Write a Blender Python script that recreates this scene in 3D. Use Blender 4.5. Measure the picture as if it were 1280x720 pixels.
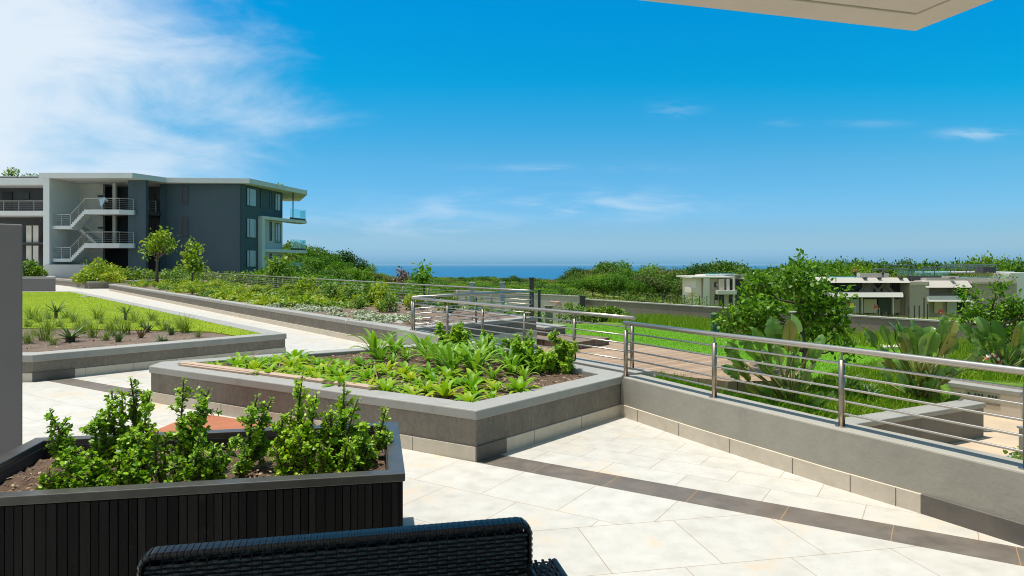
import bpy, bmesh, math, random
import numpy as np
from mathutils import Vector, Matrix

for o in list(bpy.data.objects):
    bpy.data.objects.remove(o)
S = bpy.context.scene
C = S.collection
R = math.radians
rnd = random.Random(7)
nr = np.random.default_rng(11)

# ------------------------------------------------------------------ camera, sky, sun, exposure
F, HOR, CAMZ = 850.0, 331.0, 1.6
cam = bpy.data.objects.new('camera', bpy.data.cameras.new('camera'))
C.objects.link(cam)
cam.location = (0, 0, CAMZ)
cam.rotation_euler = (R(90), 0, 0)
cam.data.sensor_width = 36
cam.data.lens = F / 1280 * 36
cam.data.shift_y = -(360 - HOR) / 1280
cam.data.clip_start = 0.05
cam.data.clip_end = 500000
S.camera = cam

SUN = Vector((-0.17, 0.045, 0.98)).normalized()
sun = bpy.data.objects.new('sun', bpy.data.lights.new('sun', 'SUN'))
C.objects.link(sun)
sun.data.energy = 4.9
sun.data.angle = R(0.55)
sun.data.color = (1.0, 0.955, 0.87)
sun.rotation_euler = SUN.to_track_quat('Z', 'Y').to_euler()
sun.location = (0, 0, 50)

S.view_settings.view_transform = 'Standard'
S.view_settings.look = 'None'
S.view_settings.gamma = 1
S.view_settings.exposure = 0.15
S.view_settings.use_curve_mapping = False
S.render.engine = 'CYCLES'
S.cycles.use_denoising = True
S.cycles.denoising_prefilter = 'ACCURATE'
S.cycles.pixel_filter_type = 'BLACKMAN_HARRIS'
S.cycles.filter_width = 1.05
S.cycles.max_bounces = 7
S.cycles.diffuse_bounces = 4
S.cycles.transparent_max_bounces = 12
S.cycles.sample_clamp_indirect = 6

W = bpy.data.worlds.new('World')
S.world = W
W.use_nodes = True


class NT:
    """small node-tree helper"""
    def __init__(s, t):
        s.t = t
        t.nodes.clear()

    def n(s, kind, **kw):
        nd = s.t.nodes.new(kind)
        for k, v in kw.items():
            if k in nd.inputs.keys() if isinstance(k, str) else False:
                pass
            setattr(nd, k, v)
        return nd

    def put(s, sock, v):
        if hasattr(v, 'is_output') or isinstance(v, bpy.types.NodeSocket):
            s.t.links.new(v, sock)
        elif v is not None:
            if isinstance(v, (tuple, list)) and len(v) == 3 and sock.type == 'RGBA':
                v = (*v, 1)
            sock.default_value = v

    def m(s, op, a, b=None, c=None, clamp=False):
        nd = s.n('ShaderNodeMath', operation=op, use_clamp=clamp)
        s.put(nd.inputs[0], a)
        if b is not None: s.put(nd.inputs[1], b)
        if c is not None: s.put(nd.inputs[2], c)
        return nd.outputs[0]

    def mix(s, f, a, b, mode='MIX'):
        nd = s.n('ShaderNodeMix', data_type='RGBA', blend_type=mode)
        s.put(nd.inputs[0], f); s.put(nd.inputs[6], a); s.put(nd.inputs[7], b)
        return nd.outputs[2]

    def xyz(s, x, y, z):
        nd = s.n('ShaderNodeCombineXYZ')
        s.put(nd.inputs[0], x); s.put(nd.inputs[1], y); s.put(nd.inputs[2], z)
        return nd.outputs[0]

    def noise(s, vec, scale, detail=4, rough=0.55, dist=0.0):
        nd = s.n('ShaderNodeTexNoise')
        s.put(nd.inputs['Vector'], vec)
        nd.inputs['Scale'].default_value = scale
        nd.inputs['Detail'].default_value = detail
        nd.inputs['Roughness'].default_value = rough
        nd.inputs['Distortion'].default_value = dist
        return nd.outputs['Fac']

    def ramp(s, f, stops):
        nd = s.n('ShaderNodeValToRGB')
        el = nd.color_ramp.elements
        while len(el) < len(stops): el.new(0.5)
        for e, (p, c) in zip(el, stops):
            e.position = p
            e.color = (*c, 1) if len(c) == 3 else c
        s.put(nd.inputs[0], f)
        return nd.outputs[0]

    def smooth(s, v, a, b):
        nd = s.n('ShaderNodeMapRange', interpolation_type='SMOOTHSTEP')
        s.put(nd.inputs[0], v)
        nd.inputs[1].default_value = a; nd.inputs[2].default_value = b
        return nd.outputs[0]


def build_world():
    t = NT(W.node_tree)
    sky = t.n('ShaderNodeTexSky', sky_type='NISHITA', sun_disc=False)
    sky.sun_elevation = math.asin(SUN.z)
    sky.sun_rotation = math.atan2(SUN.x, SUN.y)
    sky.altitude = 60
    sky.air_density = 1.0
    sky.dust_density = 0.35
    sky.ozone_density = 2.2
    hs = t.n('ShaderNodeHueSaturation')
    hs.inputs['Hue'].default_value = 0.477
    hs.inputs['Saturation'].default_value = 1.34
    hs.inputs['Value'].default_value = 1.05
    t.put(hs.inputs['Color'], sky.outputs[0])
    tc = t.n('ShaderNodeTexCoord')
    sp = t.n('ShaderNodeSeparateXYZ')
    t.put(sp.inputs[0], tc.outputs['Generated'])
    x, y, z = sp.outputs
    y = t.m('MAXIMUM', y, 0.08)
    u = t.m('DIVIDE', x, y)
    v = t.m('DIVIDE', z, y)
    # big cirrus bank on the left
    cv = t.xyz(t.m('ADD', u, t.m('MULTIPLY', v, 0.5)), t.m('MULTIPLY', v, 2.6), 0.3)
    n1 = t.noise(cv, 3.2, 10, 0.6, 0.5)
    n2 = t.noise(cv, 1.5, 3, 0.5, 0.3)
    edge = t.m('MULTIPLY', t.m('SUBTRACT', -0.40, u), 2.9)
    wob = t.m('MULTIPLY', t.m('SUBTRACT', n1, 0.5), 1.8)
    wob2 = t.m('MULTIPLY', t.m('SUBTRACT', n2, 0.5), 1.1)
    big = t.smooth(t.m('ADD', t.m('ADD', edge, wob), wob2), -0.22, 1.0)

    def blob(uc, vc, su, sv, sc, amt, lo=0.42, hi=0.75):
        du = t.m('DIVIDE', t.m('SUBTRACT', u, uc), su)
        dv = t.m('DIVIDE', t.m('SUBTRACT', v, vc), sv)
        g = t.m('EXPONENT', t.m('MULTIPLY', t.m('ADD', t.m('MULTIPLY', du, du), t.m('MULTIPLY', dv, dv)), -1.0))
        nn = t.noise(t.xyz(u, t.m('MULTIPLY', v, 5.0), uc), sc, 7, 0.6, 0.4)
        return t.m('MULTIPLY', t.m('MULTIPLY', g, t.smooth(nn, lo, hi)), amt)
    w = blob(0.06, 0.088, 0.20, 0.022, 7, 0.55)
    for a in ((0.68, 0.192, 0.045, 0.008, 14, 0.38, .36, .62), (0.40, 0.208, 0.025, 0.005, 12, 0.1, .3, .6),
              (0.24, 0.229, 0.035, 0.010, 22, 0.11, .38, .6), (0.53, 0.208, 0.05, 0.006, 14, 0.1, .35, .6),
              (-0.16, 0.06, 0.2, 0.02, 7, 0.3, .4, .7), (0.09, 0.142, 0.12, 0.006, 9, 0.25, .4, .7)):
        w = t.m('ADD', w, blob(*a))
    mask = t.m('MINIMUM', t.m('ADD', t.m('MULTIPLY', big, 0.93), w), 0.96)
    mask = t.m('MULTIPLY', mask, t.smooth(v, 0.0, 0.03))
    grade = t.ramp(t.m('MULTIPLY', v, 0.5), [(0.0, (.15, .43, .93)), (0.0015, (.17, .44, .93)), (0.006, (.235, .475, .93)), (0.018, (.286, .456, .74)), (0.077, (.28, .53, .685)), (0.135, (.02, .59, .737)), (0.19, (.006, .616, .81)), (0.24, (.05, .6, .75)), (0.42, (.5, .57, .60)), (0.8, (.66, .62, .54))])
    graded = t.mix(1.0, hs.outputs[0], grade, 'MULTIPLY')
    gain = t.n('ShaderNodeVectorMath', operation='SCALE')
    t.put(gain.inputs[0], graded); gain.inputs['Scale'].default_value = 1.7
    col = t.mix(mask, gain.outputs[0], (7.6, 8.4, 9.2))
    bg = t.n('ShaderNodeBackground')
    t.put(bg.inputs[0], col)
    bg.inputs[1].default_value = 0.095
    out = t.n('ShaderNodeOutputWorld')
    t.put(out.inputs[0], bg.outputs[0])


build_world()


# ------------------------------------------------------------------ helpers
def P(px, py, z=0.0):
    """point of the horizontal plane z seen at a pixel of the photograph (1280 wide)"""
    d = F * (CAMZ - z) / (py - HOR)
    return Vector(((px - 640) * d / F, d, z))


def lin(a, b, t):
    return a + (b - a) * t


class MB:
    def __init__(s):
        s.v, s.f = [], []

    def add(s, vs, fs):
        k = len(s.v)
        s.v += [tuple(v) for v in vs]
        s.f += [tuple(i + k for i in f) for f in fs]
        return s

    def box(s, c, size, rz=0.0):
        cx, cy, cz = c
        hx, hy, hz = size[0] / 2, size[1] / 2, size[2] / 2
        ca, sa = math.cos(rz), math.sin(rz)
        vs = []
        for dz in (-hz, hz):
            for dx, dy in ((-hx, -hy), (hx, -hy), (hx, hy), (-hx, hy)):
                vs.append((cx + dx * ca - dy * sa, cy + dx * sa + dy * ca, cz + dz))
        return s.add(vs, [(3, 2, 1, 0), (4, 5, 6, 7), (0, 1, 5, 4), (1, 2, 6, 5), (2, 3, 7, 6), (3, 0, 4, 7)])

    def beam(s, a, b, w, z0, z1):
        """upright board from a to b (2D), w thick"""
        a, b = Vector(a[:2]), Vector(b[:2])
        d = (b - a).normalized()
        n = Vector((-d.y, d.x)) * w / 2
        return s.prism([a - n, b - n, b + n, a + n], z0, z1)

    def prism(s, poly, z0, z1):
        """z1 may be a list of heights"""
        n = len(poly)
        if area(poly) < 0:
            poly = list(reversed(poly))
            if isinstance(z1, (list, tuple)): z1 = list(reversed(z1))
        zt = z1 if isinstance(z1, (list, tuple)) else [z1] * n
        vs = [(p[0], p[1], z0) for p in poly] + [(p[0], p[1], zt[i]) for i, p in enumerate(poly)]
        fs = [tuple(reversed(range(n))), tuple(range(n, 2 * n))]
        fs += [(i, (i + 1) % n, (i + 1) % n + n, i + n) for i in range(n)]
        return s.add(vs, fs)

    def ring(s, outer, inner, z0, z1):
        n = len(outer)
        vs = [(p[0], p[1], z0) for p in outer] + [(p[0], p[1], z0) for p in inner]
        vs += [(p[0], p[1], z1) for p in outer] + [(p[0], p[1], z1) for p in inner]
        fs = []
        for i in range(n):
            j = (i + 1) % n
            fs += [(i, j, j + 2 * n, i + 2 * n), (j + n, i + n, i + 3 * n, j + 3 * n),
                   (i + 2 * n, j + 2 * n, j + 3 * n, i + 3 * n), (j, i, i + n, j + n)]
        return s.add(vs, fs)

    def tube(s, pts, r, seg=8, cap=True):
        pts = [Vector(p) for p in pts]
        rr = r if isinstance(r, (list, tuple)) else [r] * len(pts)
        up = Vector((0, 0, 1))
        vs, fs = [], []
        for i, p in enumerate(pts):
            d = (pts[min(i + 1, len(pts) - 1)] - pts[max(i - 1, 0)]).normalized()
            a = d.cross(up)
            if a.length < 1e-3: a = d.cross(Vector((0, 1, 0)))
            a.normalize()
            b = a.cross(d)
            for k in range(seg):
                t = 2 * math.pi * k / seg
                vs.append(p + (a * math.cos(t) + b * math.sin(t)) * rr[i])
        for i in range(len(pts) - 1):
            for k in range(seg):
                k2 = (k + 1) % seg
                fs.append((i * seg + k, i * seg + k2, (i + 1) * seg + k2, (i + 1) * seg + k))
        if cap:
            fs.append(tuple(reversed(range(seg))))
            fs.append(tuple(range((len(pts) - 1) * seg, len(pts) * seg)))
        return s.add(vs, fs)

    def build(s, name, mat, parent=None, bevel=0, smooth=False, off=None):
        me = bpy.data.meshes.new(name)
        vs = s.v
        if off is not None:
            vs = [(v[0] - off[0], v[1] - off[1], v[2] - off[2]) for v in vs]
        me.from_pydata(vs, [], s.f)
        return link(name, me, mat, parent, bevel, smooth)


def link(name, me, mat, parent=None, bevel=0, smooth=False):
    if mat is not None and not me.materials: me.materials.append(mat)
    if smooth:
        me.polygons.foreach_set('use_smooth', [True] * len(me.polygons))
    me.update()
    o = bpy.data.objects.new(name, me)
    C.objects.link(o)
    if parent is not None: o.parent = parent
    if bevel:
        b = o.modifiers.new('bevel', 'BEVEL')
        b.width = bevel; b.segments = 2; b.limit_method = 'ANGLE'; b.angle_limit = R(40)
    return o


def npmesh(name, verts, k, mat, parent=None, smooth=False):
    """verts (n*k,3): n separate k-gons"""
    n = len(verts) // k
    me = bpy.data.meshes.new(name)
    me.vertices.add(n * k)
    me.vertices.foreach_set('co', np.asarray(verts, dtype=np.float32).ravel())
    me.loops.add(n * k)
    me.loops.foreach_set('vertex_index', np.arange(n * k, dtype=np.int32))
    me.polygons.add(n)
    me.polygons.foreach_set('loop_start', np.arange(0, n * k, k, dtype=np.int32))
    me.update(calc_edges=True)
    return link(name, me, mat, parent, smooth=smooth)


def tag(o, label, cat, group=None, kind=None):
    if label: o['label'] = label
    if cat: o['category'] = cat
    if group: o['group'] = group
    if kind: o['kind'] = kind
    return o


def thing(name, label, cat, loc=(0, 0, 0), rz=0.0, group=None):
    o = bpy.data.objects.new(name, None)
    C.objects.link(o)
    o.empty_display_size = 0.2
    o.location = loc
    o.rotation_euler = (0, 0, rz)
    return tag(o, label, cat, group)


def struct(o):
    o['kind'] = 'structure'
    return o


def dup(o, loc=None, rz=None, sc=None, label=None, parent=None):
    c = o.copy()
    C.objects.link(c)
    if parent is not None: c.parent = parent
    for ch in [k for k in bpy.data.objects if k.parent == o]:
        dup(ch, parent=c)
    if loc is not None: c.location = loc
    if rz is not None: c.rotation_euler = (0, 0, rz)
    if sc is not None: c.scale = sc if isinstance(sc, (tuple, list)) else (sc, sc, sc)
    if label: c['label'] = label
    return c


def area(p):
    return 0.5 * sum(p[i][0] * p[(i + 1) % len(p)][1] - p[(i + 1) % len(p)][0] * p[i][1] for i in range(len(p)))


def inset(poly, d):
    """move every edge inwards by d (negative = outwards); ccw result in same order"""
    n = len(poly)
    sg = 1 if area(poly) > 0 else -1
    out = []
    for i in range(n):
        a, b, c = Vector(poly[i - 1][:2]), Vector(poly[i][:2]), Vector(poly[(i + 1) % n][:2])
        d1, d2 = (b - a).normalized(), (c - b).normalized()
        n1, n2 = Vector((-d1.y, d1.x)) * sg, Vector((-d2.y, d2.x)) * sg
        m = n1 + n2
        out.append(b + m * (d / max(0.25, (1 + n1.dot(n2)))))
    return out


def inside(p, poly):
    r = False
    for i in range(len(poly)):
        a, b = poly[i], poly[i - 1]
        if (a[1] > p[1]) != (b[1] > p[1]) and p[0] < (b[0] - a[0]) * (p[1] - a[1]) / (b[1] - a[1]) + a[0]:
            r = not r
    return r


def scatter(poly, n, mind, rn, tries=4000):
    xs, ys = [p[0] for p in poly], [p[1] for p in poly]
    out = []
    for _ in range(tries):
        if len(out) >= n: break
        p = (rn.uniform(min(xs), max(xs)), rn.uniform(min(ys), max(ys)))
        if inside(p, poly) and all((p[0] - q[0]) ** 2 + (p[1] - q[1]) ** 2 > mind * mind for q in out):
            out.append(p)
    return out


# ------------------------------------------------------------------ materials
def new_mat(name):
    m = bpy.data.materials.new(name)
    m.use_nodes = True
    return m, NT(m.node_tree)


def finish(t, col, rough=0.6, metal=0.0, bump=None, spec=0.5, extra=None):
    p = t.n('ShaderNodeBsdfPrincipled')
    t.put(p.inputs['Base Color'], col)
    t.put(p.inputs['Roughness'], rough)
    t.put(p.inputs['Metallic'], metal)
    p.inputs['Specular IOR Level'].default_value = spec
    if bump:
        h, st, di = bump
        b = t.n('ShaderNodeBump')
        b.inputs['Strength'].default_value = st
        b.inputs['Distance'].default_value = di
        t.put(b.inputs['Height'], h)
        t.put(p.inputs['Normal'], b.outputs[0])
    sh = p.outputs[0]
    out = t.n('ShaderNodeOutputMaterial')
    if extra: sh = extra(p)
    t.put(out.inputs[0], sh)
    return p


def plain(name, col, rough=0.6, metal=0.0, var=0.12, scale=6, bscale=0, bst=0.3, bd=0.004, spec=0.5, stretch=None, streak=None):
    m, t = new_mat(name)
    geo = t.n('ShaderNodeNewGeometry')
    vec = geo.outputs['Position']
    if stretch:
        mp = t.n('ShaderNodeMapping')
        mp.inputs['Scale'].default_value = stretch
        t.put(mp.inputs['Vector'], vec)
        vec = mp.outputs[0]
    n = t.noise(vec, scale, 6, 0.6)
    n0 = t.noise(geo.outputs['Position'], scale * 0.17, 3, 0.5)
    f = t.m('ADD', t.m('MULTIPLY', n, 0.6), t.m('MULTIPLY', n0, 0.4))
    c = t.ramp(f, [(0.3, tuple(x * (1 - var) for x in col)), (0.7, tuple(min(1, x * (1 + var)) for x in col))])
    if streak:
        mp = t.n('ShaderNodeMapping')
        mp.inputs['Scale'].default_value = (1, 1, 0.06)
        t.put(mp.inputs['Vector'], geo.outputs['Position'])
        st = t.smooth(t.noise(mp.outputs[0], streak[0], 5, 0.7), 0.52, 0.75)
        c = t.mix(t.m('MULTIPLY', st, streak[1]), c, tuple(x * 0.45 for x in col))
        sp_ = t.smooth(t.noise(geo.outputs['Position'], streak[0] * 9, 3, 0.8), 0.68, 0.78)
        c = t.mix(t.m('MULTIPLY', sp_, streak[1] * 0.8), c, tuple(x * 0.4 for x in col))
    bump = None
    if bscale: bump = (t.noise(vec, bscale, 5, 0.6), bst, bd)
    finish(t, c, rough, metal, bump, spec)
    return m


def leaf_mat(name, cols, rough=0.42, trans=0.3, spec=0.4):
    m, t = new_mat(name)
    geo = t.n('ShaderNodeNewGeometry')
    oi = t.n('ShaderNodeObjectInfo')
    ow = 0.58 if name.startswith('wood') else 0.5 if name in ('lime', 'strap') else 0.28
    f = t.m('ADD', t.m('MULTIPLY', geo.outputs['Random Per Island'], 1 - ow), t.m('MULTIPLY', oi.outputs['Random'], ow))
    k = len(cols)
    c = t.ramp(f, [(0.08 + 0.84 * i / (k - 1), cols[i]) for i in range(k)])

    def ex(p):
        tr = t.n('ShaderNodeBsdfTranslucent')
        t.put(tr.inputs[0], t.mix(1.0, c, (1.0, 1.0, 0.45), 'MULTIPLY'))
        mx = t.n('ShaderNodeMixShader')
        mx.inputs[0].default_value = trans
        t.put(mx.inputs[1], p.outputs[0]); t.put(mx.inputs[2], tr.outputs[0])
        return mx.outputs[0]
    finish(t, c, rough, 0, None, spec, ex)
    return m


M = {}
M['paint_grey'] = plain('paint_grey', (0.315, 0.295, 0.245), 0.65, var=0.10, scale=4, bscale=7, bst=0.42, bd=0.014, streak=(2.2, .38))
M['coping'] = plain('coping', (0.30, 0.292, 0.265), 0.6, var=0.09, scale=7, bscale=40, bst=0.25, bd=0.003, streak=(3, .35))
M['plaster_streak'] = plain('plaster_streak', (0.205, 0.178, 0.142), 0.9, var=0.24, scale=22, bscale=46, bst=1.0, bd=0.02, stretch=(1, 1, 0.5), streak=(2.5, .4))
M['skirt_stone'] = plain('skirt_stone', (0.56, 0.49, 0.39), 0.6, var=0.12, scale=12, bscale=70, bst=0.3, bd=0.003)
M['dark_stone'] = plain('dark_stone', (0.115, 0.10, 0.085), 0.55, var=0.25, scale=8, bscale=60, bst=0.2, bd=0.002)
M['soil'] = plain('soil', (0.13, 0.082, 0.052), 0.95, var=0.45, scale=22, bscale=30, bst=1.0, bd=0.05)
M['mulch'] = plain('mulch', (0.20, 0.142, 0.105), 0.95, var=0.6, scale=26, bscale=30, bst=1.0, bd=0.06)
M['black_wood'] = plain('black_wood', (0.022, 0.021, 0.021), 0.42, var=0.5, scale=9, bscale=30, bst=0.35, bd=0.004, stretch=(1, 1, 0.15))
M['black_rim'] = plain('black_rim', (0.052, 0.049, 0.044), 0.34, var=0.35, scale=14, bscale=60, bst=0.15, bd=0.002)
M['steel'] = plain('steel', (0.47, 0.43, 0.38), 0.36, 1.0, var=0.06, scale=30)
M['steel_post'] = plain('steel_post', (0.30, 0.26, 0.21), 0.38, 1.0, var=0.08, scale=30)
M['bark'] = plain('bark', (0.12, 0.09, 0.065), 0.9, var=0.35, scale=14, bscale=25, bst=0.8, bd=0.02, stretch=(1, 1, .3))
M['twig'] = plain('twig', (0.075, 0.048, 0.032), 0.8, var=0.3, scale=40)
M['slate'] = plain('slate', (0.066, 0.102, 0.124), 0.8, var=0.07, scale=.8, bscale=20, bst=0.2, bd=0.01, streak=(.9, .22))
M['bld_white'] = plain('bld_white', (0.70, 0.70, 0.69), 0.75, var=0.06, scale=1, streak=(1.2, .2))
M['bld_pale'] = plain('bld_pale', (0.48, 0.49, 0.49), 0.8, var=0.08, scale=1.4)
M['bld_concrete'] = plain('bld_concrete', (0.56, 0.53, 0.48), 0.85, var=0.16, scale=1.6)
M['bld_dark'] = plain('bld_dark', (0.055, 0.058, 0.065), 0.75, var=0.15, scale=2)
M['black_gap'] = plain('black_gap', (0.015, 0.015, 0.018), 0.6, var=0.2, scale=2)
M['frame_dark'] = plain('frame_dark', (0.03, 0.035, 0.04), 0.45, var=0.1, scale=5)
M['grey_metal'] = plain('grey_metal', (0.42, 0.41, 0.39), 0.4, 0.6, var=0.08, scale=5)
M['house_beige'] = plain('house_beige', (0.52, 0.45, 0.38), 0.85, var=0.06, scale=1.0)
M['villa_lit'] = plain('villa_lit', (0.60, 0.565, 0.52), 0.85, var=0.06, scale=1.0)  # house colour brightened to make up for walls lying in shade
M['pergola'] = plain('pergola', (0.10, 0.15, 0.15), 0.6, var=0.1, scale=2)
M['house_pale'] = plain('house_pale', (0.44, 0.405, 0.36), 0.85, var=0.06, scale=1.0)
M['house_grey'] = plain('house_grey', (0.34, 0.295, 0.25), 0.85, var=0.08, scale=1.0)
M['wall_brown'] = plain('wall_brown', (0.185, 0.16, 0.135), 0.9, var=0.14, scale=2.5, bscale=25, bst=0.4, bd=0.02, streak=(1.2, .45))
M['wall_light'] = plain('wall_light', (0.34, 0.325, 0.30), 0.9, var=0.1, scale=2.5)
M['soffit'] = plain('soffit', (0.64, 0.555, 0.50), 0.85, var=0.05, scale=7, bscale=35, bst=0.3, bd=0.004)
M['pier_grey'] = plain('pier_grey', (0.14, 0.13, 0.13), 0.75, var=0.05, scale=4, bscale=60, bst=0.2, bd=0.004)
M['terracotta'] = plain('terracotta', (0.36, 0.125, 0.06), 0.8, var=0.2, scale=9, bscale=50, bst=0.3, bd=0.004)
M['gravel'] = plain('gravel', (0.23, 0.24, 0.255), 0.9, var=0.5, scale=45, bscale=45, bst=1.0, bd=0.04)
M['plank'] = plain('plank', (0.42, 0.30, 0.22), 0.75, var=0.22, scale=10, stretch=(2, 2, 2))
M['teal_post'] = plain('teal_post', (0.03, 0.075, 0.09), 0.5, var=0.15, scale=6)
M['dark_post'] = plain('dark_post', (0.035, 0.035, 0.04), 0.5, var=0.15, scale=6)
M['lavender'] = plain('lavender', (0.33, 0.31, 0.44), 0.75, var=0.1, scale=6)
M['pale_slab'] = plain('pale_slab', (0.66, 0.62, 0.54), 0.8, var=0.08, scale=3)
M['red'] = plain('red', (0.55, 0.06, 0.05), 0.6, var=0.1)
M['white'] = plain('white', (0.78, 0.78, 0.76), 0.6, var=0.04)
M['pink'] = plain('pink', (0.62, 0.30, 0.30), 0.6, var=0.1)
M['blue_cloth'] = plain('blue_cloth', (0.45, 0.56, 0.66), 0.85, var=0.1)
M['skin'] = plain('skin', (0.30, 0.17, 0.11), 0.6, var=0.05)
M['dark_cloth'] = plain('dark_cloth', (0.03, 0.03, 0.045), 0.85, var=0.1)
M['yellow'] = plain('yellow', (0.75, 0.42, 0.03), 0.7, var=0.2)
M['dry'] = plain('dry', (0.22, 0.13, 0.10), 0.9, var=0.35, scale=20)


def glass_mat(name, tint, alpha, rough=0.05):
    m, t = new_mat(name)
    g = t.n('ShaderNodeBsdfGlossy'); g.inputs[0].default_value = (0.9, 0.95, 1, 1); g.inputs[1].default_value = rough
    tr = t.n('ShaderNodeBsdfTransparent'); tr.inputs[0].default_value = (*tint, 1)
    df = t.n('ShaderNodeBsdfDiffuse'); df.inputs[0].default_value = (*[x * 0.8 for x in tint], 1)
    a = t.n('ShaderNodeMixShader'); a.inputs[0].default_value = alpha
    t.put(a.inputs[1], tr.outputs[0]); t.put(a.inputs[2], df.outputs[0])
    b = t.n('ShaderNodeMixShader')
    b.inputs[0].default_value = 0.09; t.put(b.inputs[1], a.outputs[0]); t.put(b.inputs[2], g.outputs[0])
    o = t.n('ShaderNodeOutputMaterial'); t.put(o.inputs[0], b.outputs[0])
    return m


M['glass_teal'] = glass_mat('glass_teal', (0.76, 0.96, 0.955), 0.07)
M['window'] = plain('window', (0.03, 0.04, 0.05), 0.18, var=0.1, spec=0.35)
M['curtained'] = plain('curtained', (0.36, 0.40, 0.43), 0.2, var=0.12, scale=4, spec=0.8)

M['spek'] = leaf_mat('spek', [(0.08, 0.20, 0.008), (0.17, 0.36, 0.012), (0.30, 0.50, 0.02), (0.44, 0.58, 0.04)], 0.42, 0.33, 0.3)
M['lime'] = leaf_mat('lime', [(0.09, 0.25, 0.010), (0.18, 0.39, 0.012), (0.30, 0.48, 0.016), (0.46, 0.50, 0.03)], 0.45, 0.4, 0.3)
M['strap'] = leaf_mat('strap', [(0.09, 0.23, 0.02), (0.17, 0.36, 0.025), (0.26, 0.44, 0.03)], 0.42, 0.35, 0.3)
M['bush'] = leaf_mat('bush', [(0.06, 0.15, 0.012), (0.11, 0.23, 0.02), (0.19, 0.31, 0.025), (0.27, 0.35, 0.035)], 0.5, 0.3)
M['lush'] = leaf_mat('lush', [(0.12, 0.24, 0.012), (0.22, 0.36, 0.015), (0.33, 0.42, 0.02), (0.46, 0.46, 0.03)], 0.5, 0.35)
M['wood_far'] = leaf_mat('wood_far', [(0.022, 0.065, 0.010), (0.045, 0.12, 0.014), (0.085, 0.18, 0.018), (0.15, 0.24, 0.028)], 0.6, 0.3, 0.2)
M['wood_olive'] = leaf_mat('wood_olive', [(0.04, 0.07, 0.014), (0.085, 0.13, 0.022), (0.14, 0.18, 0.035), (0.21, 0.22, 0.05)], 0.65, 0.25, 0.2)
M['wood_bright'] = leaf_mat('wood_bright', [(0.045, 0.13, 0.007), (0.085, 0.21, 0.010), (0.14, 0.28, 0.014), (0.22, 0.33, 0.022)], 0.55, 0.32, 0.2)
M['tree_leaf'] = leaf_mat('tree_leaf', [(0.04, 0.12, 0.008), (0.09, 0.22, 0.012), (0.18, 0.36, 0.018), (0.34, 0.50, 0.035)], 0.42, 0.42, 0.25)
M['strelitzia'] = leaf_mat('strelitzia', [(0.065, 0.16, 0.03), (0.12, 0.26, 0.045), (0.24, 0.40, 0.09)], 0.27, 0.3, 0.6)
M['strelitzia_old'] = leaf_mat('strelitzia_old', [(0.12, 0.17, 0.03), (0.2, 0.22, 0.05), (0.26, 0.25, 0.07)], 0.4, 0.25)
M['aloe'] = leaf_mat('aloe', [(0.06, 0.12, 0.035), (0.11, 0.19, 0.06), (0.17, 0.26, 0.08)], 0.4, 0.05)
M['aloe_red'] = leaf_mat('aloe_red', [(0.20, 0.11, 0.05), (0.24, 0.17, 0.08), (0.17, 0.2, 0.07)], 0.45, 0.05)
M['tuft'] = leaf_mat('tuft', [(0.08, 0.15, 0.012), (0.15, 0.23, 0.02), (0.23, 0.30, 0.035)], 0.5, 0.35)
M['silver'] = leaf_mat('silver', [(0.24, 0.30, 0.19), (0.36, 0.42, 0.29), (0.46, 0.50, 0.38)], 0.7, 0.15)
M['blade_yellow'] = leaf_mat('blade_yellow', [(0.17, 0.27, 0.006), (0.25, 0.36, 0.008), (0.33, 0.41, 0.010)], 0.55, 0.35, 0.2)
M['blade_green'] = leaf_mat('blade_green', [(0.09, 0.25, 0.006), (0.14, 0.33, 0.008), (0.20, 0.39, 0.012)], 0.55, 0.35, 0.2)
M['blade_meadow'] = leaf_mat('blade_meadow', [(0.12, 0.26, 0.012), (0.20, 0.38, 0.02), (0.29, 0.45, 0.03), (0.42, 0.46, 0.09)], 0.55, 0.35, 0.2)


def grass_ground(name, cols, sc):
    m, t = new_mat(name)
    geo = t.n('ShaderNodeNewGeometry')
    n = t.noise(geo.outputs['Position'], sc, 8, 0.7)
    n2 = t.noise(geo.outputs['Position'], 0.45, 3, 0.5)
    f = t.m('ADD', t.m('MULTIPLY', n, 0.65), t.m('MULTIPLY', n2, 0.35))
    c = t.ramp(f, [(0.33, cols[0]), (0.5, cols[1]), (0.66, cols[2])])
    finish(t, c, 0.85, 0, (t.noise(geo.outputs['Position'], sc * 1.6, 4, 0.7), 0.9, 0.03), 0.2)
    return m


M['lawn_yellow'] = grass_ground('lawn_yellow', [(0.16, 0.25, 0.005), (0.235, 0.33, 0.007), (0.30, 0.37, 0.01)], 40)
M['lawn_green'] = grass_ground('lawn_green', [(0.085, 0.24, 0.005), (0.12, 0.30, 0.007), (0.165, 0.345, 0.010)], 30)


def terrain_mat():
    m, t = new_mat('terrain')
    geo = t.n('ShaderNodeNewGeometry')
    n = t.noise(geo.outputs['Position'], 3.5, 8, 0.7)
    n2 = t.noise(geo.outputs['Position'], 0.12, 4, 0.6)
    g = t.ramp(n, [(0.3, (0.06, 0.13, 0.012)), (0.5, (0.11, 0.20, 0.02)), (0.72, (0.19, 0.25, 0.035))])
    d = t.ramp(n, [(0.3, (0.17, 0.18, 0.04)), (0.6, (0.28, 0.26, 0.08)), (0.8, (0.36, 0.30, 0.13))])
    c = t.mix(t.smooth(n2, 0.44, 0.6), g, d)
    finish(t, c, 0.9, 0, (n, 0.8, 0.08), 0.2)
    return m


M['terrain'] = terrain_mat()

BAND_D = Vector((0.845, -0.534)).normalized()
BAND_N = Vector((0.534, 0.845)).normalized()
BAND0, BAND1 = 4.50, 4.79
NEAR_D = Vector((0.982, 0.19)).normalized()
NEAR_N = Vector((-0.19, 0.982)).normalized()


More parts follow.
